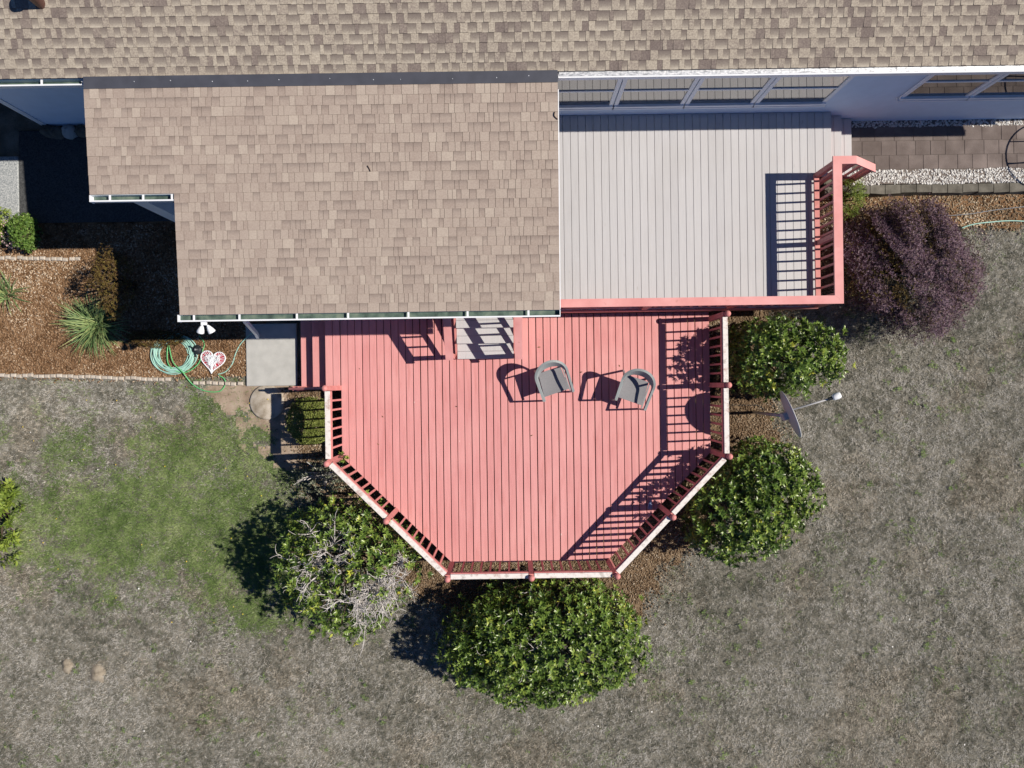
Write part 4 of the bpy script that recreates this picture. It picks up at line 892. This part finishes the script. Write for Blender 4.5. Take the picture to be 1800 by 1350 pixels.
# jar on the deck, rocks, molehills, flowers
x, y = W(1143, 888, ZL+.06); b = MB(); b.tube([(x-.01,y-.08,ZL+.045),(x+.005,y+.02,ZL+.045),(x+.012,y+.06,ZL+.045),(x+.018,y+.10,ZL+.045)], [.045,.045,.02,.02], 12); o = b.build('plastic_bottle', M['bluejar'], None, True); tag(o, 'small pale blue plastic bottle lying on the deck by the right slanting railing', 'bottle')
for i, (pxx, pyy, r) in enumerate(((92,234,.16), (107,236,.15), (127,234,.17), (150,233,.15))):
    x, y, z = G(pxx, pyy); b = MB(); N = 9
    b.lathe([(r*.9,-.05),(r,.08),(r*.8,.16),(r*.35,.20),(.001,.205)], (0,0,0), N); b.v = [(a*random.uniform(.85,1.15), c*random.uniform(.75,1.0), d*random.uniform(.8,1.2)) for a, c, d in b.v]
    o = b.build('garden_rock', M['block'] if i != 2 else M['concrete'], None, True); o.location = (x, y, .03)
    tag(o, ('dark grey rock at the house corner, nearest the left', 'dark grey rock between the corner rock and the pale one', 'pale rock by the shaded house wall', 'rounded grey rock half hidden by the porch roof edge')[i], 'rock', 'rocks along the shaded house wall')
for pxx, pyy, r, lb in ((170,1184,.16,'larger tan molehill on the dry lawn at lower left'), (117,1170,.12,'smaller tan molehill on the dry lawn, left of the larger one')):
    x, y, z = G(pxx, pyy); n = 14; b = MB(); b.lathe([(r*1.1,-.03),(r*.75,.015),(r*.4,.04),(.001,.05)], (0,0,0), n); b.v = [(a*random.uniform(.7,1.25), c*random.uniform(.9,1.6), d*random.uniform(.7,1.2)) for a, c, d in b.v]
    o = b.build('molehill', M['mole'], None, True); o.location = (x, y, 0); tag(o, lb, 'molehill', 'molehills on the lawn')
b = MB(); c = MB()
for i in range(38):
    x = random.uniform(-10, -4.7); y = random.uniform(-4.8, -.2); r = random.uniform(.007, .013)
    (b if random.random() < .85 else c).lathe([(.003,.05),(r,.062),(.001,.07)], (x, y, 0), 7)
kind(b.build('yellow_flowers', M['yellow']), 'stuff')
for i in range(14): x = random.uniform(-10, 10); y = random.uniform(-7.5, -4); c.lathe([(.003,.04),(random.uniform(.012,.02),.055),(.001,.06)], (x, y, 0), 7)
kind(c.build('white_petals', M['whitebit']), 'stuff')

def litter(n, x0, x1, y0, y1, z, name, m):
    b = MB()
    for i in range(n):
        x, y, a, l = random.uniform(x0, x1), random.uniform(y0, y1), random.uniform(0, 6.3), random.uniform(.02, .045); ca, sa = math.cos(a), math.sin(a); w2 = l*.3
        b.poly([(x-l*ca, y-l*sa, z+.004), (x+w2*sa, y-w2*ca, z+.012), (x+l*ca, y+l*sa, z+.006), (x-w2*sa, y+w2*ca, z+.010)], [(0,1,2,3)], random.random())
    return kind(b.build(name, m), 'stuff')
litter(9, -3, 3.6, -1.3, .9, ZL, 'fallen_leaves', M['bronze'])
for (a, c, d), lb in ((((646,291),(649,296),(651,301)), 'small dark twig lying on the lower tan roof'), (((975,199),(974,206),(980,212)), 'bent dark twig at the right edge of the lower tan roof')):
    P = []
    for q in (a, c, d):
        x, y = W(q[0], q[1], 3.33); P.append((x, y, zp(y)+.025))
    b = MB(); b.tube(curve_pts(P, 4), .007, 5); tag(b.build('twig', M['bark'], None, True), lb, 'twig')
